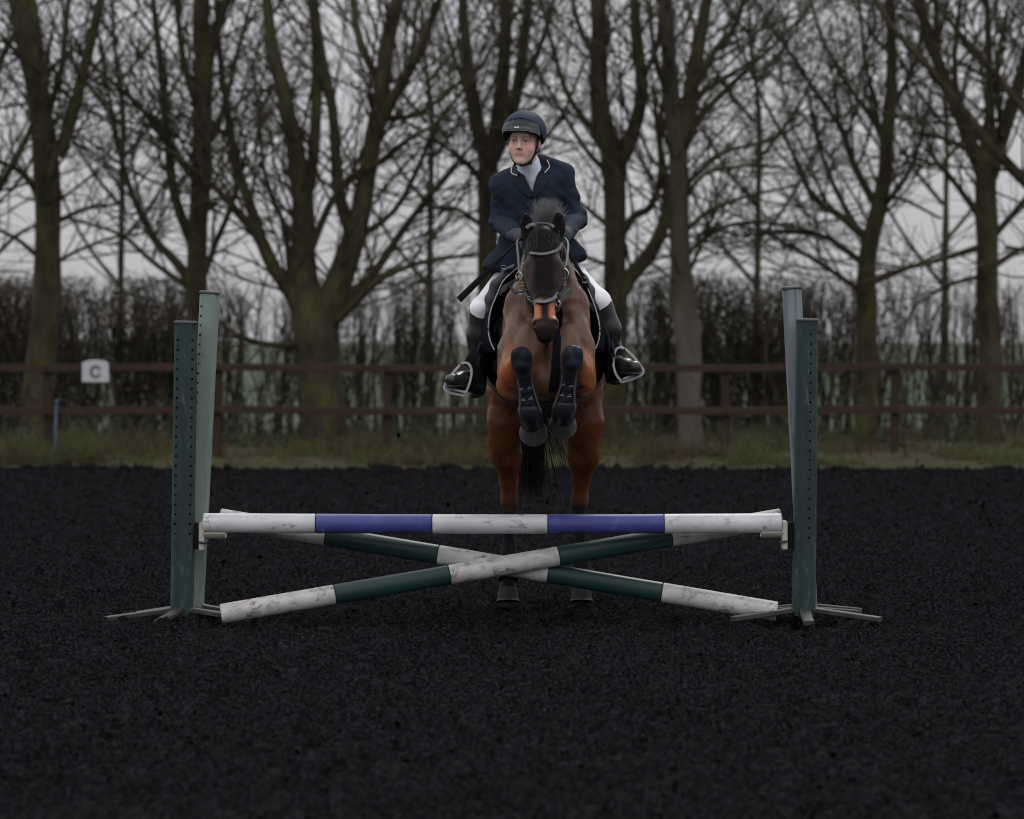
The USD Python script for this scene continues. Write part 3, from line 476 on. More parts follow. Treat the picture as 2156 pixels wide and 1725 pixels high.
# hedge
M_stem = mat('hedge_stem', (0.084, 0.070, 0.050), rough=0.9, var=0.4, scale=4, island=0.4, spec=0.1, pos='position')
HY = 26.2; hedge = thing('hedge', 'tall clipped winter hedge of upright stems and dark ivy leaves behind the trees', 'hedge', (0, HY, 0)); off = (0, HY, 0)
def cover(px):
    return np.interp(px, [-400, 0, 190, 205, 232, 245, 420, 460, 560, 620, 740, 790, 850, 990, 1100, 1340, 1380, 1420, 1640, 1700, 1760, 1790, 1880, 2000, 2156, 2600], [1, 1, 1, .2, .2, 1, .95, .5, .4, .65, .8, .35, .75, .4, .8, .45, .8, 1, 1, .8, .55, .75, .4, .5, .45, 1])
n = 2600; x = rng.uniform(-12, 12, n); y = HY + rng.uniform(-0.45, 0.45, n); pxs = CX + x * FPX / (DIST + HY); keep = rng.random(n) < 0.15 + 0.85 * cover(pxs) ** 1.6; x, y = x[keep], y[keep]; n = len(x)
top = 2.28 + (meshkit.noise(np.stack([x * 2.2, 0 * x, 0 * x], -1), 3) - 0.5) * 0.2 - rng.random(n) ** 2 * 0.5
d = np.stack([rng.normal(size=n) * 0.12, rng.normal(size=n) * 0.1, np.ones(n)], -1)
P, R = grow(np.stack([x, y, np.full(n, -0.05)], -1), d, top, 8, rng.uniform(0.008, 0.026, n), np.full(n, 0.005), 0.05, 0.07)
obj('stems', tubes(P, R, 4), M_stem, hedge, off=off, kind='stuff')
n2 = 34000; s, dd, r, L = along(P, R, n2, 0.25, 1.0); P2, R2 = grow(s, side(dd, 0.3, 1.0), rng.uniform(0.12, 0.5, n2), 4, np.full(n2, 0.0045), np.full(n2, 0.002), 0.12, 0.18); 
P2[..., 2] = np.minimum(P2[..., 2], 2.42); obj('twigs', tubes(P2, R2, 3), M_stem, hedge, off=off, kind='stuff')
def leaves(n, x, y, z, size, m, name, parent):
    B = rng.normal(size=(n, 3, 3)); B, _ = np.linalg.qr(B); q = np.array([[-.5, 0, 0], [0, -.34, 0.06], [.55, 0, 0], [0, .34, 0.06]])
    V = np.stack([x, y, z], -1)[:, None] + np.einsum('kc,ncd->nkd', q, B) * size[:, None, None]
    obj(name, tm(V.reshape(-1, 3), (np.array([[0, 1, 2], [0, 2, 3]])[None] + 4 * np.arange(n)[:, None, None]).reshape(-1, 3)), m, parent, off=off, kind='stuff')
n = 100000; x = rng.uniform(-11, 11, n); z = rng.uniform(0.15, 2.3, n); y = HY + rng.uniform(-0.7, 0.6, n); pxs = CX + x * FPX / (DIST + HY)
cl = 0.6 * meshkit.fbm(np.stack([x * 1.5, y * 0.8, z * 0.6], -1), 4, 61) + 0.4 * meshkit.fbm(np.stack([x * 5, y * 2, z * 2.2], -1), 3, 62); keep = cl > 0.815 - 0.47 * cover(pxs) + 0.06 * (z < 0.8) + 0.10 * (z < 0.85) * (pxs > 1280) + 0.05 * (z < 0.6) + 0.07 * rng.random(n); x, y, z = x[keep], y[keep], z[keep]; n = len(x)
M_ivy = mat('ivy_leaf', (0.046, 0.046, 0.029), rough=0.65, var=0.4, scale=1.5, island=0.5, spec=0.3, translucent=0.2, pos='position', stain=(0.072, 0.058, 0.040), stscale=1.1, stlow=0.5, sthigh=0.64)
leaves(n, x, y, z, rng.uniform(0.028, 0.060, n), M_ivy, 'foliage', hedge)
n = 700; x = rng.uniform(-9, 9, n); z = rng.uniform(0.5, 2.2, n); M_rust = mat('rust_leaf', (0.13, 0.055, 0.025), rough=0.7, var=0.3, island=0.4, translucent=0.3, pos='position')
leaves(n, x, HY - 0.5 + 0.3 * rng.random(n), z, rng.uniform(0.04, 0.085, n), M_rust, 'rusty_leaves', hedge)
# brambles and weeds between fence and hedge
n = 700; x = rng.uniform(-9, 9, n); y = rng.uniform(20.2, 25.0, n); P, R = grow(np.stack([x, y, np.zeros(n)], -1), np.stack([rng.normal(size=n) * 0.5, rng.normal(size=n) * 0.4, np.ones(n)], -1), rng.uniform(0.3, 1.3, n), 6, np.full(n, 0.006), np.full(n, 0.003), -0.03, 0.15)
br = thing('brambles', 'thin bramble stems and weeds growing between the fence and the hedge', 'brambles', (0, 22, 0), kind='stuff')
obj('stems', tubes(P, R, 3), M_twig, br, off=(0, 22, 0), kind='stuff')
w = rng.integers(0, n, 9000); t = rng.random(9000) * 4.99; i = t.astype(int); s = P[w, i] + (P[w, i + 1] - P[w, i]) * (t - i)[:, None] + rng.normal(size=(9000, 3)) * 0.04; off = (0, 22, 0)
M_weed = mat('weed_leaf', (0.05, 0.066, 0.030), rough=0.6, var=0.4, island=0.5, translucent=0.25, pos='position', stain=(0.09, 0.07, 0.03), stscale=1.0, stlow=0.55, sthigh=0.65)
leaves(9000, s[:, 0], s[:, 1], np.maximum(s[:, 2], 0.05), rng.uniform(0.03, 0.07, 9000), M_weed, 'leaves', br)
# ------------------------------------------------------------ the jump: two front stands, two taller uprights behind, one straight and two crossed poles
JY = -0.08
M_dgreen = mat('dark_green_plastic', (0.018, 0.033, 0.031), rough=0.55, var=0.4, scale=5, stretch=(3, 3, 0.5), spec=0.15, stain=(0.085, 0.105, 0.098), strough=0.8, stscale=12, stlow=0.56, sthigh=0.70, bump=0.15, bscale=40)
M_pgreen = mat('pale_green_plastic', (0.145, 0.19, 0.165), rough=0.55, var=0.18, scale=4, stretch=(3, 3, 0.4), spec=0.3, stain=(0.065, 0.09, 0.07), strough=0.78, stscale=8, stlow=0.54, sthigh=0.72)
M_pgrey = mat('pale_grey_plastic', (0.13, 0.155, 0.165), rough=0.55, var=0.35, scale=3, stretch=(7, 7, 0.35), spec=0.3, stain=(0.035, 0.05, 0.045), stscale=5, stlow=0.5, sthigh=0.66)
M_cap = mat('stand_cap', (0.035, 0.042, 0.045), rough=0.6, var=0.2)
M_foot = mat('galvanised_foot', (0.034, 0.033, 0.032), rough=0.6, var=0.35, scale=9, metal=0.25, stain=(0.018, 0.018, 0.018), stscale=7, stlow=0.45, sthigh=0.68)
M_cup = mat('cream_cup', (0.32, 0.30, 0.26), rough=0.5, var=0.15, scale=9, stain=(0.10, 0.09, 0.07), stscale=12, stlow=0.6, sthigh=0.72)
M_brk = mat('black_bracket', (0.007, 0.007, 0.0075), rough=0.5, var=0.3, spec=0.06)
dirt = dict(stain=(0.20, 0.195, 0.18), stlow=0.555, sthigh=0.635)
M_white = mat('white_plastic', (0.43, 0.44, 0.45), rough=0.45, var=0.16, scale=9, spec=0.35, stscale=13, strough=0.8, stretch=(0.8, 1.1, 1.1), pos='position', **dirt)
M_white2 = mat('dirty_white_plastic', (0.36, 0.35, 0.335), rough=0.6, var=0.28, scale=11, spec=0.25, stscale=16, strough=0.82, stretch=(0.8, 1.1, 1.1), pos='position', stain=(0.12, 0.115, 0.10), stlow=0.525, sthigh=0.62)
M_blue_p = mat('blue_plastic', (0.036, 0.044, 0.17), rough=0.42, var=0.25, scale=5, spec=0.3, stscale=10, stretch=(1.2, 1.5, 1.5), pos='position', stain=(0.15, 0.16, 0.32), stlow=0.58, sthigh=0.8)
M_green_p = mat('green_plastic', (0.0075, 0.023, 0.0215), rough=0.4, var=0.25, scale=5, spec=0.25, stscale=14, stretch=(0.5, 1.5, 1.5), pos='position', stain=(0.04, 0.07, 0.065), stlow=0.62, sthigh=0.8)

def post_tube(w, h, holes, hr=0.0062, step=0.0495, z0=0.27, z1=None, taper=0.0):
    """rounded square upright with drilled pockets; holes = list of (angle of the face, offset along the face)"""
    cs = manifold3d.CrossSection.square((w - 0.05, w - 0.05), True).offset(0.025, manifold3d.JoinType.Round, 2.0, 40)
    m = cs.extrude(h, 24)
    cut = []
    for ang, o in holes:
        for z in np.arange(z0, z1 or h - 0.06, step):
            c = manifold3d.Manifold.cylinder(0.035, hr, hr, 10).rotate((90, 0, 0)).translate((o, -w / 2 + 0.02, z)).rotate((0, 0, ang)); cut.append(c)
    if cut: m = m - manifold3d.Manifold.compose(cut)
    q = m.to_mesh(); v = q.vert_properties[:, :3].copy(); v[:, :2] *= (1 - taper * v[:, 2:] / h); return tm(v, q.tri_verts.copy())
def upright(name, label, foot_px, foot_py, top_px, top_py, y, y_top, w, m, holes, capm, feet, twist=0, z0=0.27, taper=0.0):
    a, b = W(foot_px, foot_py, y), W(top_px, top_py, y_top); a[2] = max(a[2], 0.006); h = np.linalg.norm(b - a); u = norm(b - a); xax = norm(np.cross((0, 1, 0), u) * -1 if False else np.cross(u, (0, -1, 0)) * -1)
    xax = norm(np.array([1, 0, 0]) - u * u[0]); yax = np.cross(u, xax); Rm = np.column_stack([xax, yax, u]) @ rot((0, 0, 1), twist)
    th = thing(name, label, 'jump stand', (a[0], a[1], 0)); o = (a[0], a[1], 0)
    p = post_tube(w, h, holes, z0=z0, taper=taper); p.vertices = p.vertices @ Rm.T + a; obj('upright', p, m, th, smooth=30, off=o)
    c = rbox(w * (1 - taper) + 0.006, w * (1 - taper) + 0.006, 0.018, 0.008, 10); c.vertices = c.vertices @ Rm.T + b + u * 0.006; obj('cap', c, capm, th, smooth=40, off=o)
    for ang, L in feet:
        d = np.array([math.cos(math.radians(ang)), math.sin(math.radians(ang)), 0]); s = np.array([a[0], a[1], 0.036]) + d * 0.035; e = np.array([a[0], a[1], 0.004]) + d * L
        obj('foot', bar(s, e, 0.052, 0.024, up=(0, 0, 1)), M_foot, th, smooth=30, off=o)
    return th, a, u, o
left, la, lu, lo_ = upright('jump_stand', 'dark green jump stand at the left holding the end of the blue and white pole', 383, 1297, 392, 682, JY, JY, 0.112, M_dgreen, [(0, -0.036), (0, 0.040)], M_cap, [(-100, 0.42), (-150, 0.42), (-30, 0.42), (60, 0.36)], z0=0.42)
right, ra, ru, ro_ = upright('jump_stand', 'dark green jump stand at the right holding the end of the blue and white pole', 1692, 1300, 1699, 677, JY, JY, 0.117, M_dgreen, [(0, 0.018)], M_cap, [(-92, 0.42), (-152, 0.43), (-32, 0.43), (28, 0.34), (152, 0.36)], z0=0.40, taper=0.10)
upright('jump_stand', 'tall pale green jump stand leaning behind the dark left stand', 408, 1290, 442, 619, JY + 0.17, JY + 0.13, 0.098, M_pgreen, [(0, -0.036), (90, -0.02)], M_cap, [(-20, 0.30), (90, 0.36), (200, 0.3)], z0=0.30)
upright('jump_stand', 'tall pale grey jump stand leaning behind the dark right stand', 1701, 1291, 1667, 609, JY + 0.17, JY + 0.13, 0.096, M_pgrey, [], M_cap, [(160, 0.3), (90, 0.36), (20, 0.3)])
def cup(parent, o, side, px, py):
    """bracket and cup on the inner face of a stand"""
    c = W(px, py, JY); s = side
    b = rbox(0.055, 0.085, 0.088, 0.006, 8); b.apply_translation(c + np.array([-s * 0.035, -0.0, 0.0])); obj('bracket', b, M_brk, parent, smooth=35, off=o)
    b = rbox(0.034, 0.06, 0.135, 0.006, 8); b.apply_translation(c + np.array([s * 0.010, 0.0, -0.035])); obj('bracket', b, M_brk, parent, smooth=35, off=o)
    p = rbox(0.030, 0.075, 0.150, 0.010, 10); p.apply_translation(c + np.array([s * 0.042, -0.012, -0.035])); q = []
    t = np.linspace(-1.15, 1.15, 11) * 0.9; r = 0.058
    P = [(0, r * math.sin(a), -r * math.cos(a)) for a in t]; Nn = [(0, math.sin(a), -math.cos(a)) for a in t]
    cp = ribbon(np.array(P) + c + np.array([s * 0.105, 0.0, 0.012]), np.array(Nn), 0.115, 0.010, 22)
    obj('cup_plate', p, M_cup, parent, smooth=40, off=o); obj('cup', cp, M_cup, parent, smooth=40, off=o)
    pin = tube([c + np.array([s * 0.030, -0.052, -0.065]), c + np.array([s * 0.072, -0.057, -0.068])], 0.006, 8, 4); obj('pin', pin, M_foot, parent, smooth=40, off=o)
cup(left, lo_, 1, 409, 1114); cup(right, ro_, -1, 1668, 1112)

def pole(name, label, a, b, cuts, mats, r=0.0505, sag=0.0):
    """a jump pole built of its coloured sections with a fine seam between them"""
    a, b = np.asarray(a, float), np.asarray(b, float); c = (a + b) / 2; th = thing(name, label, 'pole', c); u = norm(b - a); L = np.linalg.norm(b - a)
    for (t0, t1), m in zip(zip(cuts[:-1], cuts[1:]), mats):
        g = 0.0012 / L; ts = np.linspace(t0 + g, t1 - g, 9); e = 0.0035 / L
        ts = np.concatenate([[ts[0]], [ts[0] + e], ts[1:-1], [ts[-1] - e], [ts[-1]]]); rr = np.full(len(ts), r); rr[[0, -1]] = r - 0.0035
        P = a + ts[:, None] * (b - a); P[:, 2] -= sag * 4 * ts * (1 - ts)
        nm = {'white_plastic': 'white_section', 'dirty_white_plastic': 'white_section', 'blue_plastic': 'blue_section', 'green_plastic': 'green_section'}[m.GetPath().name]
        obj(nm, tubes(P[None], rr[None], 28, cap=True), m, th, smooth=40, off=c)
    for t in cuts[1:-1]:
        p = a + t * (b - a); p[2] -= sag * 4 * t * (1 - t); obj('seam', frustum(p - u * 0.0016, p + u * 0.0016, r - 0.002, r - 0.002, 24), M_brk, th, off=c)
def cutlist(px): px = np.array(px, float); return list((px - px[0]) / (px[-1] - px[0]))
pole('jump_pole', 'straight top pole in blue and white sections across the jump', W(428, 1101, JY - 0.01), W(1645, 1101.5, JY - 0.01), cutlist([428, 665, 910, 1153, 1398, 1645]), [M_white, M_blue_p, M_white, M_blue_p, M_white], r=0.0502, sag=0.006)
pole('jump_pole', 'green and white pole, low end at the left, lying over the other crossed pole', W(465, 1293, JY - 0.22), W(1644, 1091, JY + 0.19), cutlist([465, 700, 938, 1168, 1407, 1644]), [M_white2, M_green_p, M_white2, M_green_p, M_white2])
pole('jump_pole', 'green and white pole, low end at the right, passing under the other crossed pole', W(463, 1091, JY + 0.20), W(1636, 1288, JY - 0.05), cutlist([463, 690, 927, 1160, 1397, 1636]), [M_white2, M_green_p, M_white2, M_green_p, M_white2])
# ------------------------------------------------------------ the horse, in the air over its hind feet
HX = 0.172
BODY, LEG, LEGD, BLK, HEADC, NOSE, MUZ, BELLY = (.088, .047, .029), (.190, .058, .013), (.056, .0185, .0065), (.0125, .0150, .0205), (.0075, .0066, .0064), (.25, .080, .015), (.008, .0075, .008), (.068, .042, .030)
def H(x, y, z): return np.array([HX + x, y, z])
hb = Blend(); pitch = rot((1, 0, 0), -20)      # the trunk rises towards the front
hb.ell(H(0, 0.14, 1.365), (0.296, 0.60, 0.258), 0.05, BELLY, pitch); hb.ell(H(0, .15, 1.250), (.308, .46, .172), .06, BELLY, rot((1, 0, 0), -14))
hb.ell(H(0, -0.28, 1.44), (0.205, 0.40, 0.29), 0.10, BODY, rot((1, 0, 0), -25))
hb.cone(H(0, -0.38, 1.69), H(0, 0.10, 1.60), 0.07, 0.09, 0.10, BODY)
hb.ell(H(0, 0.64, 1.32), (0.275, 0.36, 0.27), 0.10, BODY, pitch)
for s in (-1, 1):
    hb.ell(H(s * .088, -0.66, 1.345), (0.088, 0.115, 0.155), 0.030, BODY, rot((0, 0, 1), s * 15))
    hb.ell(H(s * .138, -0.47, 1.44), (0.080, 0.20, 0.27), 0.035, BODY, rot((1, 0, 0), -20)); hb.ell(H(s * .165, -.50, 1.53), (.050, .075, .16), .03, BODY, rot((1, 0, 0), 28))
    hb.ell(H(s * .150, -0.60, 1.42), (0.052, 0.09, 0.10), 0.030, BODY)
hb.ell(H(0, -0.60, 1.22), (0.13, 0.16, 0.10), 0.06, BODY)
# neck
hb.chain([(H(0, -0.42, 1.56), .195), (H(0, -0.54, 1.70), .165), (H(-.004, -0.62, 1.81), .130)], 0.07, BODY, flat=((1, 0, 0), 0.74)); hb.cone(H(-.004, -0.62, 1.81), H(-.012, -0.70, 1.875), .130, .098, .07, (.05, .036, .03), flat=((1, 0, 0), .74))
# head: u runs down the face, n looks out of it
HEAD_T = H(-.022, -0.755, 1.922); hu = norm((0.016, -0.645, -0.765)); hn = norm((0, -0.765, 0.645)); hs = norm(np.cross(hn, hu)); hs = hs if hs[0] > 0 else -hs; hn = np.cross(hu, hs); hn = hn if hn[1] < 0 else -hn
HR = np.column_stack([hs, hu, hn])
def Q(s, t, o): return HEAD_T + hs * s + hu * t + hn * o
hb.ell(Q(0, .055, -.03), (.077, .10, .085), 0.04, HEADC, HR); hb.ell(Q(0, -.002, -.020), (.062, .06, .062), .04, HEADC, HR)
hb.ell(Q(0, .165, -.035), (.083, .13, .080), 0.04, HEADC, HR)
for s in (-1, 1):
    hb.ell(Q(s * .067, .185, -.020), (.026, .046, .034), 0.022, HEADC, HR)
    hb.ell(Q(s * .075, .192, -.006), (.016, .019, .014), 0.010, None, HR, sub=True)
    hb.ell(Q(s * .052, .235, -.125), (.046, .130, .095), 0.04, (.060, .042, .034), HR)
    hb.cone(Q(s * .070, .23, -.040), Q(s * .046, .36, -.035), .016, .010, 0.03, HEADC)
    hb.cone(Q(s * .027, .40, -.012), Q(s * .031, .52, -.012), .018, .020, 0.022, NOSE)
    hb.ell(Q(s * .043, .553, -.008), (.023, .034, .026), 0.018, (.026, .015, .010), HR)
    hb.ell(Q(s * .050, .562, .004), (.010, .020, .012), 0.008, None, HR, sub=True)
hb.cone(Q(0, .18, -.022), Q(0, .395, -.024), .070, .043, 0.04, HEADC, flat=(hn, 0.85))
hb.cone(Q(0, .395, -.022), Q(0, .555, -.026), .032, .034, 0.03, (.030, .016, .011))
hb.cone(Q(0, .25, -.12), Q(0, .53, -.072), .042, .030, 0.04, HEADC)
hb.ell(Q(0, .565, -.036), (.046, .050, .044), 0.03, MUZ, HR)
hb.ell(Q(0, .600, -.052), (.038, .026, .032), 0.02, MUZ, HR)
for s in (-1, 1):      # ears
    eb, et = Q(s * .070, .000, -.035), Q(s * .082, -.150, .020); ax = norm(et - eb); ey = norm(hn - ax * (hn @ ax)); er = np.column_stack([np.cross(ey, ax), ey, ax])
    hb.ell(eb + ax * .066, (.035, .024, .082), 0.018, (.009, .008, .0075), er); hb.cone(eb + ax * .10, eb + ax * .155, .023, .004, 0.02, (.009, .008, .0075))
    hb.ell(eb + ax * .072 + ey * .021, (.023, .021, .064), 0.006, None, er, sub=True)
# forelegs, folded
FL = {}
for s, kn, ft, hf in ((-1, H(-.126, -.885, 1.325), H(-.086, -.76, 1.080), H(-.070, -.665, 1.000)), (1, H(.122, -.885, 1.332), H(.086, -.76, 1.100), H(.080, -.665, 1.032))):
    FL[s] = (kn, ft, hf); el = H(s * .160, -.46, 1.205)
    hb.cone(H(s * .145, -.58, 1.37), el, .095, .078, 0.05, BODY)
    hb.cone(el, H(s * .158, -.66, 1.262), .076, .070, 0.05, LEG); hb.cone(H(s * .158, -.66, 1.262), kn + (s * .008, .06, -.006), .070, .050, 0.03, LEG)
    hb.ell(H(s * .176, -.60, 1.29), (.046, .13, .072), 0.04, LEG, rot((1, 0, 0), -25))
    hb.ell(kn, (.054, .048, .062), 0.025, BLK); hb.ell(kn + (s * .026, -.024, .024), (.026, .026, .030), 0.012, BLK); hb.ell(kn + (-s * .024, -.026, .016), (.025, .026, .030), 0.012, BLK); hb.ell(kn + (0, -.026, -.030), (.034, .026, .022), 0.012, BLK)
    d = ft - kn
    hb.chain([(kn + d * .12, .045), (kn + d * .30, .034), (kn + d * .52, .027), (kn + d * .82, .030), (ft, .040)], 0.02, BLK); hb.cone(kn + d * .3 + (0, .028, 0), ft + (0, .030, .0), .018, .024, 0.02, BLK)
    hb.cone(ft, hf, .036, .034, 0.02, BLK); hb.ell(hf, (.047, .045, .030), 0.02, BLK)
# hind legs, stretched to the ground
HL = {}
for s, x in ((-1, -.200), (1, .206)):
    hb.ell(H(s * .150, .60, 1.25), (.125, .26, .27), 0.08, BODY, rot((1, 0, 0), 15))
    st, gs, hk, ft, co = H(x, .44, .985), H(x * 1.0, .52, .80), H(x * .93, .66, .565), H(x * .96, .60, .185), H(x * .97, .555, .085); HL[s] = (hk, ft, co)
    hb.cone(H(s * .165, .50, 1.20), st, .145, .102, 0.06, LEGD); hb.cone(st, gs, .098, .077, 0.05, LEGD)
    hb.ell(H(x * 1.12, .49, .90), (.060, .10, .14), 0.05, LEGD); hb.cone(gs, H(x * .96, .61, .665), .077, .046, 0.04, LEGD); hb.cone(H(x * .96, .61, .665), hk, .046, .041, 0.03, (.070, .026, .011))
    hb.cone(H(x * .95, .66, .70), hk + (0, .055, .035), .020, .026, 0.03, LEGD)
    hb.ell(hk + (0, .01, -.01), (.043, .055, .062), 0.03, (.040, .019, .011)); hb.chain([(hk + (0, .005, -.05), .040), (hk * .75 + ft * .25, .030), (hk * .35 + ft * .65, .026), (ft + (0, 0, .06), .028), (ft, .040)], 0.02, (.007, .0075, .009))
    hb.cone(ft, co, .036, .036, 0.02, (.007, .0075, .009)); hb.ell(co, (.049, .048, .03), 0.02, (.007, .0075, .009))
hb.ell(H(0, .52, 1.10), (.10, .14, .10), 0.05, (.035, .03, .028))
def relief(P):
    soft = np.clip((P[:, 1] + .80) / .12, 0, 1) * np.clip((P[:, 2] - .55) / .2, 0, 1)
    return -((meshkit.fbm(P * np.array([11, 8, 8]), 3, 41) - .5) * .030 + (np.abs(meshkit.noise(P * np.array([7, 16, 7.0]), 6) - .5) - .25) * .010) * soft
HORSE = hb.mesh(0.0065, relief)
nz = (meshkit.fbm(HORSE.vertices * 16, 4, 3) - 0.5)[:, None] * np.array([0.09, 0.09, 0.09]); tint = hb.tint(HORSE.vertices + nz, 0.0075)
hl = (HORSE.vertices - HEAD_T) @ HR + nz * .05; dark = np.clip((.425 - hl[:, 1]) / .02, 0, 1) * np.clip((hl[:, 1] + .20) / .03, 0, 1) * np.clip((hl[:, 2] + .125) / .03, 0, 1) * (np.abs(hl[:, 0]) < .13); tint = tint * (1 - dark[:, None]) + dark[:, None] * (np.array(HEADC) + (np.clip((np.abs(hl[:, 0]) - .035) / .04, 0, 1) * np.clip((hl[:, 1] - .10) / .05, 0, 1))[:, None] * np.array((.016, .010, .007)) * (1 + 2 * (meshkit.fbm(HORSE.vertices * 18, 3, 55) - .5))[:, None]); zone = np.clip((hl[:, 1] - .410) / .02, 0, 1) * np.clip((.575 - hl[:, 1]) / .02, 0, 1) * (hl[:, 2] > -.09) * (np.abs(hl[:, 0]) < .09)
side_ = np.clip((np.abs(hl[:, 0]) - .014) / .018, 0, 1) * np.clip((hl[:, 1] - .405) / .07, .15, 1) * (.75 + .5 * meshkit.fbm(HORSE.vertices * 30, 3, 56)) * np.clip((.545 + .25 * (np.abs(hl[:, 0]) - .03) - hl[:, 1]) / .02, 0, 1); tint = tint * (1 - zone[:, None]) + zone[:, None] * (side_[:, None] * np.array(NOSE) + (1 - side_[:, None]) * np.array((.014, .009, .0075)))
f1 = meshkit.fbm(HORSE.vertices * np.array([14, 14, 5.0]), 4, 12); tint = tint * (0.72 + 0.56 * f1[:, None])
M_coat = mat('horse_coat', (1, 1, 1), rough=0.38, var=0.22, scale=18, spec='tint', tint=True, bump=0.12, bscale=240, stretch=(1, 1, 0.35), bdist=0.003)
M_hoof = mat('hoof', (0.030, 0.029, 0.0275), rough=0.55, var=0.3, scale=25, spec=0.2, stain=(0.070, 0.066, 0.060), stscale=20, stlow=0.55, sthigh=0.7)
M_hoofd = mat('dark_hoof', (0.010, 0.010, 0.0105), rough=0.6, var=0.4, scale=25, spec=0.1, stain=(0.03, 0.029, 0.028), stscale=18, stlow=0.6, sthigh=0.75); M_shoe = mat('horse_shoe', (0.06, 0.06, 0.062), rough=0.55, metal=0.6, var=0.2); M_eye = mat('horse_eye', (0.012, 0.008, 0.006), rough=0.08, var=0.1, spec=0.6)
hpos = H(0, 0.1, 0); horse = thing('horse', 'clipped bay horse with black knees leaping over the blue and white pole', 'horse', hpos)
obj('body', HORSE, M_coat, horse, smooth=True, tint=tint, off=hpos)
for s in (-1, 1): 
    e = trimesh.creation.icosphere(2, 0.0165); e.apply_translation(Q(s * .0715, .190, -.013)); obj('eye', e, M_eye, horse, smooth=True, off=hpos)
def hoof(c, axis, toe, r0=.049, r1=.066, L=.078):
    """bell of a hoof from the coronet c along axis; toe = the way its front looks"""
    ax = norm(axis); t = norm(np.asarray(toe) - ax * (np.asarray(toe) @ ax)); sd = np.cross(ax, t); a = np.linspace(0, 2 * np.pi, 28, endpoint=False); rings = []
    for q, r in ((-.14, r0 * .8), (0, r0), (.1, r0 * 1.05), (1, r1), (1.0, r1 * .93), (.93, r1 * .85)):
        ln = 1 + 0.16 * np.maximum(np.cos(a), 0) * max(q, 0); rings.append(c + ax * L * q * (1 - .18 * (1 - np.cos(a)) * max(q, 0) * .5)[:, None] + r * (np.cos(a) * ln)[:, None] * t + r * .95 * np.sin(a)[:, None] * sd)
    V = np.vstack(rings + [[rings[-1].mean(0)]]); k = len(rings); F = []
    for i in range(k - 1):
        for j in range(28): j2 = (j + 1) % 28; A, B, C_, D_ = i * 28 + j, i * 28 + j2, i * 28 + 28 + j2, i * 28 + 28 + j; F += [[A, B, C_], [A, C_, D_]]
    F += [[(k - 1) * 28 + j, (k - 1) * 28 + (j + 1) % 28, k * 28] for j in range(28)]
    m = tm(V, np.array(F)); m.fix_normals()
    b = np.linspace(-2.3, 2.3, 20); c2 = c + ax * (L * 1.03); S = ribbon(c2 + r1 * .86 * (np.cos(b) * 1.14)[:, None] * t + r1 * .84 * np.sin(b)[:, None] * sd - ax * (L * .09 * (1 - np.cos(b)))[:, None], np.tile(-ax, (20, 1)), .019, .008); return m, S
for s in (-1, 1):
    kn, ft, hf = FL[s]; ax = norm(hf - ft) * .6 + np.array([0, .50, -.36]); m, S = hoof(hf, ax, (0, -1, -.35), .054, .073, .070); h_ = obj('hoof', m, M_hoof, horse, smooth=50, off=hpos); obj('shoe', S, M_shoe, horse, smooth=40, off=hpos)
for s in (-1, 1):
    hk, ft, co = HL[s]; m, S = hoof(co, (0, -.35, -1), (0, -1, .25), .050, .062, .070); obj('hoof', m, M_hoofd, horse, smooth=50, off=hpos); obj('shoe', S, M_shoe, horse, smooth=40, off=hpos)

def hairs(n, roots, dirs, lens, pts, grav, wob, r, spread=0.2):
    d = dirs + rng.normal(size=(n, 3)) * spread; P, _ = grow(roots, d, lens, pts, np.full(n, r), np.full(n, r), grav, wob); return P, np.linspace(1, 0.35, pts)[None] * r * np.ones((n, 1))
M_mane = mat('mane_hair', (0.45, 0.45, 0.47), rough=0.5, var=0.3, scale=20, island=0.55, spec=0.4, translucent=.45); M_tail = mat('tail_hair', (0.009, 0.0085, 0.0085), rough=0.6, var=0.3, island=0.4, spec=0.08)
# short mane blown up between the ears, and along the crest
n = 3200; t = rng.random(n); k_ = rng.integers(0, 3, n); roots = H(-.012, -.66, 1.955) + hs * rng.normal(size=(n, 1)) * .016 + np.column_stack([0 * t, .20 * t, .02 * t]); fan = np.column_stack([np.array([-.20, .10, .42])[k_] + rng.normal(size=n) * .10, .10 + .15 * rng.normal(size=n), np.full(n, 1.0)])
P, R = hairs(n, roots, fan, np.array([.10, .170, .14])[k_] * rng.uniform(.45, 1, n), 6, -.10, .09, .0012, .03); obj('mane', tubes(P, R, 3), M_mane, horse, off=hpos, kind='stuff')
n = 300; roots = Q(0, .0, .02) + hs * rng.normal(size=(n, 1)) * .028 + hu * rng.normal(size=(n, 1)) * .015; P, R = hairs(n, roots, np.tile(hu * .8 + hn * .35, (n, 1)), rng.uniform(.05, .13, n), 6, -.12, .07, .0013, .16); obj('forelock', tubes(P, R, 3), mat('forelock_hair', (.010, .0095, .010), rough=.6, var=.3, island=.4), horse, off=hpos, kind='stuff')
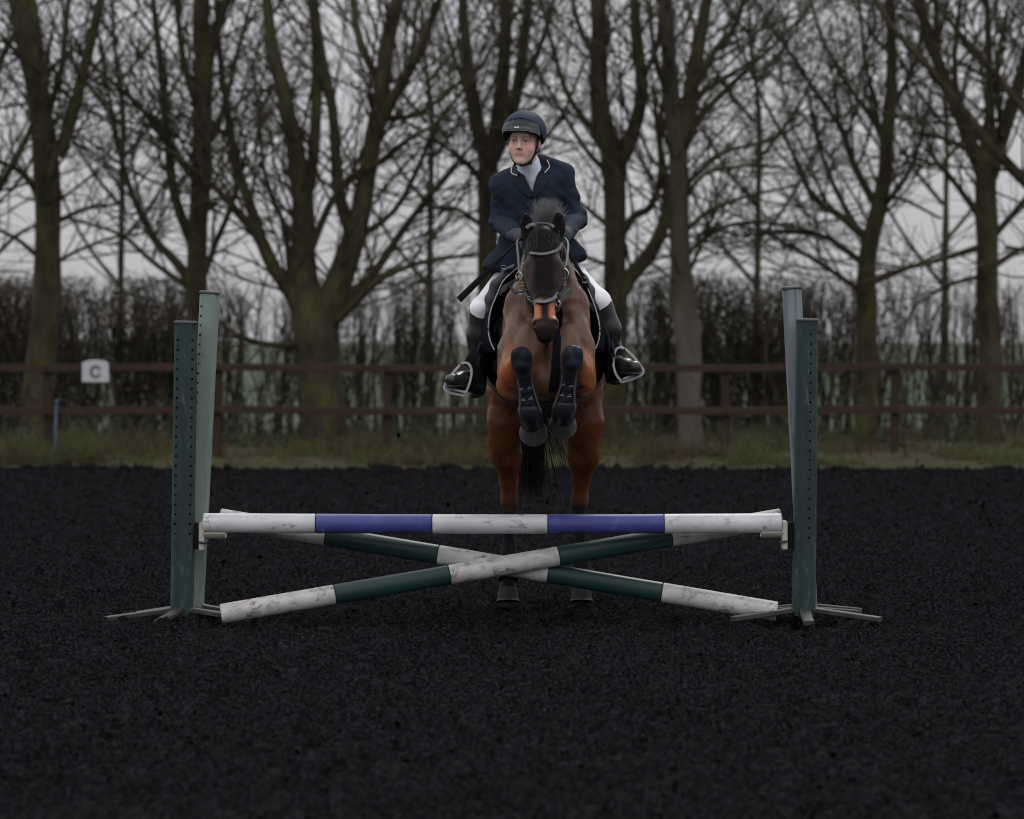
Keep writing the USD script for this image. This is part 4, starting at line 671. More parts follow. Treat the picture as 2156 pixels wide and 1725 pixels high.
# tail hanging behind, strands swung to the right
n = 1500; w = rng.random(n); roots = H(-.060, .93, 1.34) + rng.normal(size=(n, 3)) * np.array([.020, .02, .03]); d = np.column_stack([rng.normal(size=n) * .045 - .02, .10 + rng.normal(size=n) * .08, -np.ones(n)])
P, R = hairs(n, roots, d, rng.uniform(.50, .80, n), 9, -.10, .026, .0019, .02)
m = 70; r2 = H(-.05, .95, 1.22) + rng.normal(size=(m, 3)) * .02; d2 = np.column_stack([rng.uniform(.15, .45, m), rng.normal(size=m) * .1, -np.ones(m)]); k2 = rng.integers(0, 6, m); d2[:, 0] = .12 + .09 * k2 + rng.normal(size=m) * .012
P2, R2 = hairs(m, r2, d2, rng.uniform(.56, .80, m), 9, -.02, .02, .0021, .012)
m = 40; r3 = H(-.10, .93, 1.05) + rng.normal(size=(m, 3)) * .03; P3, R3 = hairs(m, r3, np.column_stack([np.full(m, -.45), np.zeros(m), -np.ones(m)]), rng.uniform(.42, .56, m), 9, -.02, .03, .0016, .08)
obj('tail', cat(tubes(P, R, 3), tubes(P2, R2, 3), tubes(P3, R3, 3)), M_tail, horse, off=hpos, kind='stuff')
# ------------------------------------------------------------ saddle, pad, bridle, boots
M_leather = mat('black_leather', (0.007, 0.0075, 0.0085), rough=0.42, var=0.3, scale=14, bump=0.15, bscale=120, bdist=0.002, spec=0.16); M_panel = mat('grey_suede', (0.040, 0.043, 0.047), rough=0.75, var=0.2, scale=20, bump=0.1, bscale=200, bdist=0.002)
M_pad = mat('dark_pad', (0.007, 0.008, 0.012), rough=0.9, var=0.3, spec=0.03, bump=0.2, bscale=90, bdist=0.003); M_pipe = mat('pad_piping', (0.30, 0.30, 0.30), rough=0.7, var=0.5, scale=90); M_grey_l = mat('grey_padding', (0.085, 0.080, 0.092), rough=0.6, var=0.2, scale=25)
M_steel = mat('steel', (0.42, 0.42, 0.44), rough=0.35, metal=0.9, var=0.1); M_iron = mat('stirrup_grey', (0.34, 0.35, 0.38), rough=0.4, metal=0.35, var=0.12); M_strap = mat('boot_strap', (0.026, 0.027, 0.040), rough=0.8, spec=0.03, var=0.3, scale=30); M_bshell = mat('boot_shell', (0.0075, 0.009, 0.011), rough=0.33, var=0.3, scale=20, spec=0.42, bump=0.15, bscale=60, bdist=0.003); M_mark = mat('strap_mark', (0.22, 0.22, 0.25), rough=0.6, var=0.1)
spos = H(0, 0.05, 1.65)
sad = thing('saddle', 'black leather saddle with grey knee blocks under the rider', 'saddle', spos)
for nm, m_ in (('seat', M_leather), ('panel', M_leather), ('knee_block', M_panel), ('flap', M_leather)):
    for s in ((0,) if nm == 'seat' else (-1, 1)):
        b = Blend()
        if nm == 'seat':
            b.ell(H(0, .12, 1.695), (.15, .30, .05), 0.03, None, rot((1, 0, 0), -14)); b.cone(H(-.10, -.12, 1.725), H(.10, -.12, 1.725), .040, .040, .05); b.cone(H(-.10, .40, 1.665), H(.10, .40, 1.665), .05, .05, .06)
        elif nm == 'panel': b.chain([(H(s * .10, -.12, 1.715), .046), (H(s * .20, -.18, 1.60), .050), (H(s * .262, -.17, 1.46), .044), (H(s * .278, -.14, 1.36), .03)], 0.03); b.cone(H(s * .16, .1, 1.63), H(s * .27, .12, 1.46), .05, .04, .04)
        elif nm == 'knee_block': b.chain([(W(*p, -.32), r) for p, r in zip({-1: ((1062, 578), (1043, 600), (1032, 630), (1028, 655)), 1: ((1208, 566), (1227, 588), (1241, 612), (1248, 634))}[s], (.018, .024, .025, .015))], 0.02)
        else: b.ell(H(s * .292, -.06, 1.50), (.020, .20, .245), 0.02, None, rot((0, 1, 0), -s * 17)); b.ell(H(s * .325, -.05, 1.34), (.016, .15, .15), 0.05, None, rot((0, 1, 0), s * 3))
        obj(nm, b.mesh(0.006), m_, sad, smooth=True, off=spos)
for s, (p0, p1) in ((-1, ((1024, 696), (979, 769))), (1, ((1272, 665), (1301, 738)))):
    obj('stirrup_leather', ribbon([W(*p0, -.17), W((p0[0] + p1[0]) / 2 + 1, (p0[1] + p1[1]) / 2 + 1, -.20), W(*p1, -.20)], [(-s * .1, -1, 0)] * 3, .031, .006, 12), M_leather, sad, smooth=30, off=spos)
IRON = {-1: [(978, 833), (989, 806), (993, 783), (988, 768), (976, 764), (962, 776), (946, 796), (937, 811), (936, 820), (950, 828), (965, 831), (978, 833)], 1: [(1309, 805), (1296, 786), (1291, 762), (1295, 740), (1304, 732), (1318, 737), (1335, 753), (1349, 771), (1354, 780), (1351, 789), (1333, 798), (1309, 805)]}
for s in (-1, 1):
    P = np.array([W(x, y, -.20) for x, y in IRON[s]]); L = smoothline(P, 60); ctr = L.mean(0); V_ = ctr - L; V_[:, 1] = 0
    ring = ribbon(L, np.tile((0, -1.0, 0), (60, 1)), .0125, .026); obj('stirrup_iron', ring, M_iron, sad, smooth=40, off=spos)
    a, b_ = ((941, 815), (982, 825)) if s < 0 else ((1312, 797), (1349, 782)); A, B_ = W(*a, -.20), W(*b_, -.20)
    obj('tread', bar(A + (0, .02, 0), B_ + (0, .02, 0), .055, .010, up=(0, -.25, 1)), M_brk, sad, smooth=30, off=spos); obj('tread_bar', bar(A + (0, -.012, -.004), B_ + (0, -.012, -.004), .012, .012, up=(0, 0, 1)), M_iron, sad, smooth=30, off=spos)
    top = L[np.argmax(L[:, 2])]; obj('bolt', trimesh.creation.icosphere(1, .0055).apply_translation(top + np.array([s * .022, -.012, -.010])), M_brk, sad, smooth=True, off=spos)
# girth round the belly behind the elbows
t = np.linspace(-1.0, 1.0, 40) * 1.9; gp = H(0, -.16, 1.40) + np.column_stack([.34 * np.sin(t), 0.10 + 0.02 * np.cos(t), -.40 * np.cos(t)]); gq, gn = snap(HORSE, gp, .008)
obj('girth', ribbon(gq, gn, .085, .012), M_leather, sad, smooth=40, off=spos)
# saddle pad: a cloth hugging the flanks, its front edge piped in white
pad = thing('saddle_pad', 'dark saddle pad edged with white piping, lying under the saddle', 'saddle pad', spos)
EDGE = {-1: [(1092, 566), (1078, 578), (1062, 594), (1049, 622), (1036, 655), (1031, 690), (1034, 716), (1043, 738)], 1: [(1200, 562), (1213, 575), (1226, 592), (1240, 622), (1252, 655), (1259, 685), (1259, 712), (1252, 735)]}
for s in (-1, 1):
    f = smoothline(np.array([W(x, y, -.37) for x, y in EDGE[s]]), 26); cols = []
    for u in np.linspace(0, 1, 14):
        q = f.copy(); w_ = np.linspace(0, 1, 26); q[:, 1] += .72 * u; q[:, 2] -= .10 * u; q[:, 0] += s * (.10 * np.sin(np.pi * min(u * 1.0, 1) * .75) * w_ ** .7); cols.append(q)
    G = np.stack(cols); nrm = np.array([s * .8, 0, .45]); G2 = G + nrm * .012; V = np.vstack([G.reshape(-1, 3), G2.reshape(-1, 3)]); k = 26; F = []
    for i in range(13):
        for j in range(25): a = i * k + j; F += [[a, a + k, a + k + 1], [a, a + k + 1, a + 1]]
    F = np.array(F); n_ = 14 * k; bd = [j for j in range(k)] + [i * k + k - 1 for i in range(1, 14)] + [13 * k + j for j in range(k - 2, -1, -1)] + [i * k for i in range(12, 0, -1)]; S = []
    for a, b_ in zip(bd, bd[1:] + bd[:1]): S += [[a, b_, b_ + n_], [a, b_ + n_, a + n_]]
    m = tm(V, np.vstack([F[:, ::-1], F + n_, S])); m.fix_normals(); obj('cloth', m, M_pad, pad, smooth=40, off=spos)
    obj('piping', tubes((f + nrm * .008 + (0, -.004, 0))[None], np.full((1, 26), .0036), 8, cap=True), M_pipe, pad, smooth=True, off=spos)

# bridle
bpos = Q(0, .2, .05); bri = thing('bridle', 'black bridle with grey padded brow and nose bands on the horse', 'bridle', bpos)
def face_band(pxs, y, lift, n=24):
    A = np.array([W(px, py, y) for px, py in pxs]); L = smoothline(A, n); P, N = on_front(HORSE, L[:, [0, 2]], lift=0); P = smoothline(P[::3], n); Nv = snap(HORSE, P)[1]; return P + Nv * lift, Nv
P, N = face_band([(1097, 505), (1101, 519), (1113, 531), (1140, 537), (1167, 530), (1180, 517), (1185, 504)], -.92, .004); obj('browband', ribbon(P, N, .014, .010), M_grey_l, bri, smooth=40, off=bpos)
obj('browband_edge', ribbon(P + np.array([0, .001, -.0085]) , N, .004, .010), M_leather, bri, smooth=40, off=bpos)
P, N = face_band([(1109, 613), (1114, 626), (1127, 635), (1144, 637), (1160, 633), (1170, 623), (1175, 612)], -1.05, .005); obj('noseband', ribbon(P, N, .017, .011), M_grey_l, bri, smooth=40, off=bpos)
obj('noseband_edge', ribbon(P + np.array([0, .001, -.0105]), N, .005, .012), M_leather, bri, smooth=40, off=bpos)
P, N = face_band([(1108, 480), (1118, 473), (1138, 470), (1158, 473), (1170, 480)], -.80, .004); obj('headpiece', ribbon(P, N, .018, .007), M_grey_l, bri, smooth=40, off=bpos)
for s in (-1, 1):
    raw_ = smoothline(np.array([Q(s * .086, .045, -.050), Q(s * .100, .130, -.055), Q(s * .098, .230, -.065), Q(s * .080, .330, -.060), Q(s * .062, .425, -.055)]), 20); P, N = snap(HORSE, raw_, .006); P = smoothline(P[::3], 20); N = smoothline(N[::3], 20)
    obj('cheekpiece', ribbon(P, N, .016, .006), M_leather, bri, smooth=40, off=bpos)
    for u in (0.3, 0.58, 0.85):
        p = P[int(u * 19)] + np.array([s * .006, -.012, 0]); sq = np.array([(-1, 0, -1), (1, 0, -1), (1, 0, 1), (-1, 0, 1), (-1, 0, -1), (1, 0, -1)]) * .0070 + p; obj('buckle', tubes(sq[None], np.full((1, 6), .0016), 6), M_steel, bri, smooth=40, off=bpos)
a = np.linspace(0, 2 * np.pi, 26)
for c, r in ((W(1093, 582, -.89), .020), (W(1189, 577, -.88), .024), (W(1175, 640, -1.02), .013)):
    obj('bit_ring', tubes((c + np.column_stack([r * np.cos(a) * .75, -r * np.cos(a) * .6, r * np.sin(a)]))[None], np.full((1, 26), .0027), 8), M_steel, bri, smooth=True, off=bpos)
obj('throat_strap', ribbon([W(1176, 622, -1.0), W(1186, 615, -.94), W(1197, 600, -.87), W(1193, 560, -.84)], [(.3, -1, 0)] * 4, .018, .006, 18), M_leather, bri, smooth=40, off=bpos)
obj('strap_end', ribbon([W(1177, 636, -1.01), W(1189, 625, -.96), W(1202, 612, -.90)], [(.3, -1, .3)] * 3, .028, .010, 12), M_leather, bri, smooth=40, off=bpos)
obj('rein', ribbon([W(1101, 500, -.44), W(1089, 508, -.56), W(1091, 540, -.76), W(1093, 575, -.88)], [(-.4, -1, .2)] * 4, .012, .004, 24), mat('grey_rein', (.055, .055, .058), rough=.6, var=.2), bri, smooth=40, off=bpos)
obj('rein', ribbon([W(1186, 498, -.44), W(1196, 512, -.56), W(1194, 545, -.76), W(1190, 568, -.87)], [(.4, -1, .2)] * 4, .012, .004, 24), LOOKS['grey_rein'], bri, smooth=40, off=bpos)
obj('side_strap', ribbon([W(1092, 588, -.89), W(1080, 593, -.86), W(1076, 605, -.86), (W(1085, 616, -.90)), W(1110, 611, -.98)], [(-.2, -1, .3)] * 5, .014, .006, 26), M_leather, bri, smooth=40, off=bpos)
p = W(1096, 616, -.95); obj('buckle', tubes((np.array([(-1, 0, -1), (1, 0, -1), (1, 0, 1), (-1, 0, 1), (-1, 0, -1), (1, 0, -1)]) * .008 + p)[None], np.full((1, 6), .0018), 6), M_steel, bri, smooth=40, off=bpos)
# breastplate: strap down the chest and to the saddle
bp = thing('breastplate', 'dark strap running down the chest of the horse and up to the saddle', 'breastplate', H(0, -.75, 1.4)); o = H(0, -.75, 1.4)
xz = smoothline(np.array([W(px, py, -.72)[[0, 2]] for px, py in ((1176, 655), (1174, 700), (1172, 745), (1168, 790), (1164, 825))]), 24); P, N = on_front(HORSE, xz); P = np.column_stack([P[:, 0], np.minimum(P[:, 1], np.convolve(np.pad(P[:, 1], 3, 'edge'), np.ones(7) / 7, 'valid')), P[:, 2]]); obj('chest_strap', ribbon(P + (0, -.010, 0), [(0.1, -1, .1)] * 24, .044, .010), M_pad, bp, smooth=40, off=o)
obj('neck_strap', ribbon([W(1197, 531, -.62), W(1214, 560, -.50), W(1231, 589, -.40), W(1239, 612, -.37), W(1243, 628, -.36)], [(.3, -1, .2)] * 5, .019, .006, 20), M_leather, bp, smooth=40, off=o)
p = W(1231, 590, -.415); obj('buckle', tubes((np.array([(-1, 0, -1), (1, 0, -1), (1, 0, 1), (-1, 0, 1), (-1, 0, -1), (1, 0, -1)]) * .011 + p)[None], np.full((1, 6), .0020), 6), M_steel, bp, smooth=40, off=o)
obj('neck_strap', ribbon([W(1084, 560, -.45), W(1068, 566, -.36), W(1056, 575, -.30)], [(-.3, -1, .4)] * 3, .022, .010, 14), M_leather, bp, smooth=40, off=o)
p = W(1060, 563, -.36); obj('buckle', tubes((np.array([(-1, 0, -1), (1, 0, -1), (1, 0, 1), (-1, 0, 1), (-1, 0, -1), (1, 0, -1)]) * .009 + p)[None], np.full((1, 6), .0018), 6), M_steel, bp, smooth=40, off=o)
# tendon boots on the forelegs, brushing boots behind
def leg_sleeve(P, r, n=30, sides=20, t=.006):
    L = smoothline(np.column_stack([P, r]), n); A = tubes(L[None, :, :3], L[None, :, 3] + t, sides); B = tubes(L[None, :, :3], L[None, :, 3], sides); B.faces = B.faces[:, ::-1]; q = n * sides; e = (n - 1) * sides; j = np.arange(sides); j2 = (j + 1) % sides
    F = np.vstack([A.faces, B.faces + q, np.column_stack([j, q + j2, q + j]), np.column_stack([j, j2, q + j2]), np.column_stack([e + j, e + q + j, e + q + j2]), np.column_stack([e + j, e + q + j2, e + j2])]); m = tm(np.vstack([A.vertices, B.vertices]), F); m.fix_normals(); return m
for s, lab in ((-1, 'black tendon boot with two marked straps on the left hanging foreleg'), (1, 'black tendon boot with two marked straps on the right hanging foreleg')):
    kn, ft, hf = FL[s]; d = ft - kn; th = thing('leg_boot', lab, 'horse boot', kn + d * .6, group=None); o = kn + d * .6; back = np.array([0, .012, 0])
    obj('shell', leg_sleeve(np.array([kn + d * .40 + back, kn + d * .55 + back, kn + d * .75 + back, kn + d * .92 + back, ft + (0, .012, -.01), ft * .15 + hf * .85 + (0, .006, 0)]), np.array([.037, .033, .036, .045, .053, .052])), M_bshell, th, smooth=40, off=o)
    b = np.linspace(0, 2 * np.pi, 34); u = norm(d); s1 = norm(np.cross(u, (0, 1, 0))); s2 = np.cross(u, s1)
    for q, r in ((.56, .0405), (.78, .0445)):
        c = kn + d * q + back; Nn = np.cos(b)[:, None] * s1 + np.sin(b)[:, None] * s2; obj('strap', ribbon(c + Nn * r, Nn, .024, .005), M_strap, th, smooth=40, off=o)
        for k_, w_ in ((-.5, 1), (.35, 1)):
            c2 = c + (np.sin(k_) * s1 * (1 if s1[0] > 0 else -1)) * r + np.array([0, -1, 0]) * np.cos(k_) * (r + .0045)
            obj('mark', cat(bar(c2 + (-.012, 0, -.007), c2 + (.010, 0, -.007), .003, .001, up=(0, -1, 0)), bar(c2 + (-.004, 0, 0), c2 + (-.001, 0, -.003), .002, .001, up=(0, -1, 0)), bar(c2 + (-.001, 0, -.003), c2 + (.006, 0, .006), .002, .001, up=(0, -1, 0))), M_mark, th, off=o)
    for e in (-1, 1):
        sx = s1 * (1 if s1[0] > 0 else -1) * e; obj('binding', ribbon([kn + d * .38 + sx * .033 + (0, -.014, 0), kn + d * .62 + sx * .033 + (0, -.020, 0), kn + d * .86 + sx * .042 + (0, -.026, 0), ft + sx * .049 + (0, -.022, -.012), ft * .6 + hf * .4 + sx * .036 + (0, -.036, -.018)], [sx * .6 + (0, -.8, 0)] * 5, .010, .006, 22), LOOKS['grey_rein'], th, smooth=40, off=o)
for s, lab in ((-1, 'dark brushing boot on the left hind leg of the horse'), (1, 'dark brushing boot on the right hind leg of the horse')):
    hk, ft, co = HL[s]; th = thing('leg_boot', lab, 'horse boot', ft); obj('shell', leg_sleeve(np.array([hk * .35 + ft * .65, ft + (0, 0, .04), ft, ft * .5 + co * .5]), np.array([.036, .042, .050, .050])), M_brk, th, smooth=40, off=ft)
    b = np.linspace(0, 2 * np.pi, 30); Nn = np.column_stack([np.cos(b), np.sin(b), 0 * b]); obj('strap', ribbon(ft + (0, 0, .055) + Nn * .047, Nn, .022, .004), M_strap, th, smooth=40, off=ft)
# ------------------------------------------------------------ the rider
fw = norm((-math.sin(math.radians(14)), -math.cos(math.radians(14)), -.09)); rt = norm(np.cross(fw, (0.045, 0, 1))); up = np.cross(rt, fw); FR = np.column_stack([rt, fw, up])
if rt[0] < 0: rt = -rt; up = np.cross(rt, fw) * 1; up = up if up[2] > 0 else -up; FR = np.column_stack([rt, fw, up])
HC = W(1095, 297, -.20) - fw * .085
def P_(r, f, u): return HC + rt * r + fw * f + up * u
SKIN, LIP, BROW, CHEEK, HAIRC = (.62, .42, .345), (.44, .20, .175), (.20, .125, .095), (.66, .32, .275), (.05, .035, .03)
SL, SR = W(1058, 395, .02), W(1183, 373, .02); EL, ER = W(1053, 466, .05), W(1214, 460, .05); WL, WR = W(1084, 494, -.33), W(1194, 490, -.33); HL_, HR_ = W(1101, 500, -.42), W(1186, 497, -.42)
NB = W(1119, 366, -.005); KL, KR = W(1013, 650, -.20), W(1262, 634, -.20); HPL, HPR = W(1103, 562, .10), W(1166, 556, .10); AL, AR = W(1004, 796, -.06), W(1291, 768, -.06); TL, TR = W(953, 799, -.23), W(1335, 772, -.23)
pb = Blend()
pb.ell(P_(0, -.012, .030), (.074, .095, .098), 0.02, SKIN, FR); pb.ell(P_(0, .030, -.045), (.060, .060, .074), 0.03, SKIN, FR)
for s in (-1, 1):
    pb.cone(P_(s * .050, .000, -.058), P_(s * .005, .066, -.098), .020, .016, 0.025, SKIN); pb.ell(P_(s * .037, .060, -.036), (.027, .026, .028), 0.03, CHEEK, FR)
    pb.ell(P_(s * .077, -.006, -.014), (.009, .018, .031), 0.008, (.58, .30, .25), FR); pb.ell(P_(s * .031, .102, -.001), (.017, .018, .0105), 0.012, None, FR, sub=True)
    pb.cone(P_(s * .016, .0905, .0175), P_(s * .046, .0795, .0185), .0055, .004, 0.012, BROW); pb.ell(P_(s * .031, .0815, .0060), (.0175, .0115, .0068), 0.005, (.40, .24, .19), FR); pb.ell(P_(s * .031, .080, -.0100), (.0165, .0105, .0055), 0.008, SKIN, FR)
    pb.ell(P_(s * .0100, .098, -.0345), (.0072, .010, .0068), 0.008, SKIN, FR); pb.ell(P_(s * .0065, .1035, -.0415), (.0035, .004, .0028), 0.003, None, FR, sub=True)
pb.cone(P_(-.030, .078, .026), P_(.030, .078, .026), .016, .016, 0.02, SKIN)
pb.cone(P_(0, .090, .006), P_(0, .1095, -.029), .0065, .0088, 0.014, SKIN); pb.ell(P_(0, .075, -.099), (.019, .019, .016), 0.02, SKIN, FR); pb.ell(P_(0, .076, -.070), (.034, .013, .022), 0.02, SKIN, FR)
pb.chain([(P_(-.024, .079, -.0695), .003), (P_(-.010, .0875, -.0655), .0042), (P_(.010, .0875, -.0655), .0042), (P_(.024, .079, -.0695), .003)], 0.005, LIP); pb.chain([(P_(-.023, .079, -.0705), .003), (P_(-.009, .0875, -.0745), .0052), (P_(.009, .0875, -.0745), .0052), (P_(.023, .079, -.0705), .003)], 0.005, LIP); pb.chain([(P_(-.023, .079, -.0700), .0025), (P_(0, .0885, -.0702), .0030), (P_(.023, .079, -.0700), .0025)], 0.002, (.16, .06, .055))
pb.ell(P_(0, -.025, .035), (.078, .09, .095), 0.01, HAIRC, FR)
pb.cone(P_(0, -.028, -.07), NB, .052, .056, 0.03, SKIN)
CH = W(1121, 428, .04); WA = W(1129, 497, .07)
pb.ell(CH, (.145, .095, .16), 0.04, SKIN); pb.ell(WA, (.12, .09, .13), 0.05, SKIN); pb.cone(SL, SR, .045, .045, 0.04, SKIN); pb.cone(HPL, HPR, .10, .10, 0.05, SKIN)
for a, b, c, e in ((SL, EL, WL, HL_), (SR, ER, WR, HR_)): pb.chain([(a, .045), (b, .036), (c, .026), (e, .022)], 0.02, SKIN)
for a, b, c, t in ((HPL, KL, AL, TL), (HPR, KR, AR, TR)): pb.chain([(a, .085), (b, .050), (c, .036), (t, .026)], 0.03, SKIN)
BODYM = pb.mesh(0.0036); tint2 = pb.tint(BODYM.vertices, 0.004)
loc = (BODYM.vertices - HC) @ FR; ch = np.exp(-(((np.abs(loc[:, 0]) - .040) / .020) ** 2 + ((loc[:, 2] + .036) / .024) ** 2)) * (loc[:, 1] > .03); tint2 = tint2 * (1 - .40 * ch[:, None]) + np.array(CHEEK) * .40 * ch[:, None]
face = (np.abs(loc[:, 0]) < .075) & (loc[:, 1] > .02) & (np.abs(loc[:, 2] + .03) < .10); fm = face[BODYM.faces].all(1); vv, ff = trimesh.remesh.subdivide(BODYM.vertices, BODYM.faces, np.where(fm)[0]); kd = cKDTree(BODYM.vertices); dd_, ji = kd.query(vv, k=3); wt = 1 / (dd_ + 1e-5); tint2 = (tint2[ji] * wt[..., None]).sum(1) / wt.sum(1)[:, None]; BODYM = tm(vv, ff)
loc = (vv - HC) @ FR; ax_, lu, lf = np.abs(loc[:, 0]), loc[:, 2], loc[:, 1] > .055
def paint(w, c): global tint2; w = (np.clip(w, 0, 1) * lf)[:, None]; tint2 = tint2 * (1 - w) + np.array(c) * w
paint(.75 * np.exp(-(ax_ / .0235) ** 6 - ((lu + .0705) / .0068) ** 4), (.42, .17, .155)); paint(.9 * np.exp(-(ax_ / .024) ** 6 - ((lu + .0708 - .06 * ax_) / .0019) ** 2), (.12, .045, .04))
paint(.8 * np.exp(-((ax_ - .030) / .0185) ** 6 - ((lu - .0195 - .004 * (1 - ((ax_ - .032) / .018) ** 2)) / .0034) ** 2), (.13, .085, .065)); paint(.85 * np.exp(-((ax_ - .031) / .0155) ** 6 - ((lu - .0052 + 12 * (ax_ - .031) ** 2) / .0022) ** 2), (.06, .04, .035)); paint(.35 * np.exp(-((ax_ - .030) / .017) ** 4 - ((lu + .013) / .006) ** 2), (.36, .21, .18))
M_skin = mat('skin', (1, 1, 1), rough=0.5, var=0.07, scale=60, spec=0.35, tint=True); ppos = W(1135, 560, .08)
person = thing('person', 'rider in navy jacket, white breeches and dark helmet sitting on the jumping horse', 'person', ppos)
obj('body', BODYM, M_skin, person, smooth=True, tint=tint2, off=ppos)
M_eyew = mat('eye_white', (.30, .27, .26), rough=0.15, var=0.05); M_iris = mat('eye_iris', (.030, .022, .018), rough=0.1, var=0.1)
for s in (-1, 1):
    e = trimesh.creation.icosphere(3, .0125); e.apply_translation(P_(s * .031, .0775, -.0012)); obj('eye', e, M_eyew, person, smooth=True, off=ppos)
    g = norm(fw + rt * -.12 + up * -.30); e = trimesh.creation.icosphere(3, .0066); e.vertices = e.vertices + P_(s * .031, .0775, -.0012) + g * .0071; obj('iris', e, M_iris, person, smooth=True, off=ppos)

# jacket
M_navy = mat('navy_wool', (0.0120, 0.0180, 0.0310), rough=0.85, var=0.08, scale=14, spec=0.1, bump=0.12, bscale=320, bdist=0.002); M_velvet = mat('dark_velvet', (0.004, 0.006, 0.011), rough=0.9, var=0.2, sheen=0.2, spec=0.2); M_cord = mat('collar_cord', (.55, .55, .53), rough=0.6, var=0.05)
def folds(P):
    a = meshkit.noise(P * np.array([9, 9, 22.0]), 14) - .5; b = meshkit.noise((P @ rot((0, 1, 0), 40)) * np.array([10, 10, 34.0]), 15) - .5
    arm = np.exp(-(np.minimum(np.linalg.norm(P - EL, axis=1), np.linalg.norm(P - ER, axis=1)) / .14) ** 2); c = np.abs(meshkit.noise((P @ rot((0, 1, 0), -25)) * np.array([8, 8, 26.0]), 17) - .5) - .2; return -(a * .007 + b * (.006 + .022 * arm) + c * (.004 + .012 * arm))
jb = Blend(); jb.ell(W(1121, 425, .035), (.168, .118, .175), 0.04); jb.ell(W(1120, 392, .0), (.135, .082, .095), .05); jb.ell(W(1129, 495, .07), (.138, .112, .14), 0.06); jb.cone(SL, SR, .052, .052, 0.04); jb.cone(W(1050, 384, .03), W(1098, 361, .03), .046, .046, .02); jb.cone(W(1190, 362, .03), W(1140, 344, .03), .046, .046, .02)
for a, b, c in ((SL, EL, WL), (SR, ER, WR)): jb.cone(a, b, .056, .052, 0.035); jb.cone(b, c, .053, .043, 0.03)
jb.cone(W(1105, 515, .05), W(1052, 566, -.06), .115, .088, 0.05); jb.cone(W(1160, 510, .05), W(1206, 543, -.06), .105, .076, 0.05); jb.cone(W(1130, 515, .12), W(1132, 575, .18), .13, .16, 0.05)
e1 = norm(W(1052, 566, -.06) - W(1105, 515, .05)); jb.half(W(1047, 571, -.06) + e1 * .012, e1 * .55 + np.array([0, 0, -.8]), W(960, 700, -.3), W(1110, 520, .3)); e2 = norm(W(1206, 543, -.06) - W(1160, 510, .05)); jb.half(W(1212, 549, -.06) + e2 * .005, e2 * .5 + np.array([0, 0, -.8]), W(1150, 640, -.3), W(1280, 500, .3)); jb.half(W(1130, 590, 0), (0, 0, -1), W(1000, 720, -.4), W(1260, 560, .6))
vb, vl, vr = W(1121, 412, -.08), W(1091, 345, -.08), W(1139, 322, -.08); n1 = norm(np.cross(vl - vb, (0, 1, 0))); n1 = n1 if n1[0] < 0 else -n1; n2 = norm(np.cross(vr - vb, (0, 1, 0))); n2 = n2 if n2[0] > 0 else -n2
J0 = jb.mesh(0.006)
vee = lambda p: np.maximum(np.maximum((p - vb) @ n1, (p - vb) @ n2), p[..., 1] - .03)
jb.raw(vee, W(1080, 412, -.3), W(1150, 310, .03), 0.004, sub=True); jb.ell(P_(0, -.02, -.105), (.060, .064, .050), 0.01, None, sub=True)
for a, c, d in ((EL, WL, HL_), (ER, WR, HR_)): u = norm(c - a); jb.half(c + u * .012, u, c - .08, c + .08)
JACK = jb.mesh(0.0042, folds); obj('jacket', JACK, M_navy, person, smooth=True, off=ppos)
Z = lambda zx, zy: W(905.4 + .2749 * zx, 198.3 + .2749 * zy, -.08)[[0, 2]]
M_lapel = mat('lapel_wool', (0.0130, 0.0182, 0.0285), rough=0.85, var=0.08, scale=14, spec=0.1)
obj('lapel', sheet(J0, [Z(*p) for p in ((660, 600), (632, 672), (700, 745), (765, 800), (790, 765), (735, 655), (700, 575))], .003, .005), M_lapel, person, smooth=30, off=ppos); obj('lapel', sheet(J0, [Z(*p) for p in ((885, 590), (925, 640), (870, 720), (800, 800), (780, 770), (815, 660), (840, 560))], .003, .005), M_lapel, person, smooth=30, off=ppos)
obj('collar', sheet(J0, [Z(*p) for p in ((655, 500), (625, 560), (628, 602), (668, 622), (705, 585), (700, 545))], .008, .007), M_velvet, person, smooth=30, off=ppos); obj('collar', sheet(J0, [Z(*p) for p in ((850, 462), (905, 508), (916, 556), (880, 600), (838, 565), (838, 490))], .008, .007), M_velvet, person, smooth=30, off=ppos)
for pts in (((640, 530), (624, 562), (626, 602), (668, 624)), ((898, 500), (914, 540), (912, 560), (878, 602))):
    A, _ = on_front(J0, smoothline(np.array([Z(*p) for p in pts]), 14)); obj('collar_cord', tubes((A + (0, -.016, 0))[None], np.full((1, 14), .0026), 6), M_cord, person, smooth=True, off=ppos)
# shoulder seams and pocket flaps
M_shirt = mat('pale_blue_shirt', (0.56, 0.60, 0.74), rough=0.75, var=0.06, scale=20, bump=0.3, bscale=22, bdist=0.006)
sb = Blend(); sb.ell(W(1121, 428, .04), (.145, .095, .165), 0.03); sb.cone(P_(0, -.028, -.07) * .5 + NB * .5, NB + (0, 0, -.02), .0605, .063, 0.01); sb.cone(NB + (0, .01, -.03), W(1121, 420, .035), .064, .08, .03); sb.half(P_(0, .02, -.118), norm(up + fw * .5), P_(-.2, -.2, -.25), P_(.2, .25, 0), .003)
SH = sb.mesh(0.0045); obj('shirt', SH, M_shirt, person, smooth=True, off=ppos)
obj('shirt_placket', sheet(SH, [Z(*p) for p in ((765, 570), (758, 690), (772, 745), (800, 735), (812, 640), (815, 565))], .001, .004), M_shirt, person, smooth=30, off=ppos)
for q in ((785, 600), (783, 660), (782, 715)):
    A, _ = on_front(SH, [Z(*q)]); b = trimesh.creation.icosphere(1, .0042); b.vertices *= (1, .4, 1); b.apply_translation(A[0] + (0, -.006, 0)); obj('shirt_button', b, M_cord, person, smooth=True, off=ppos)

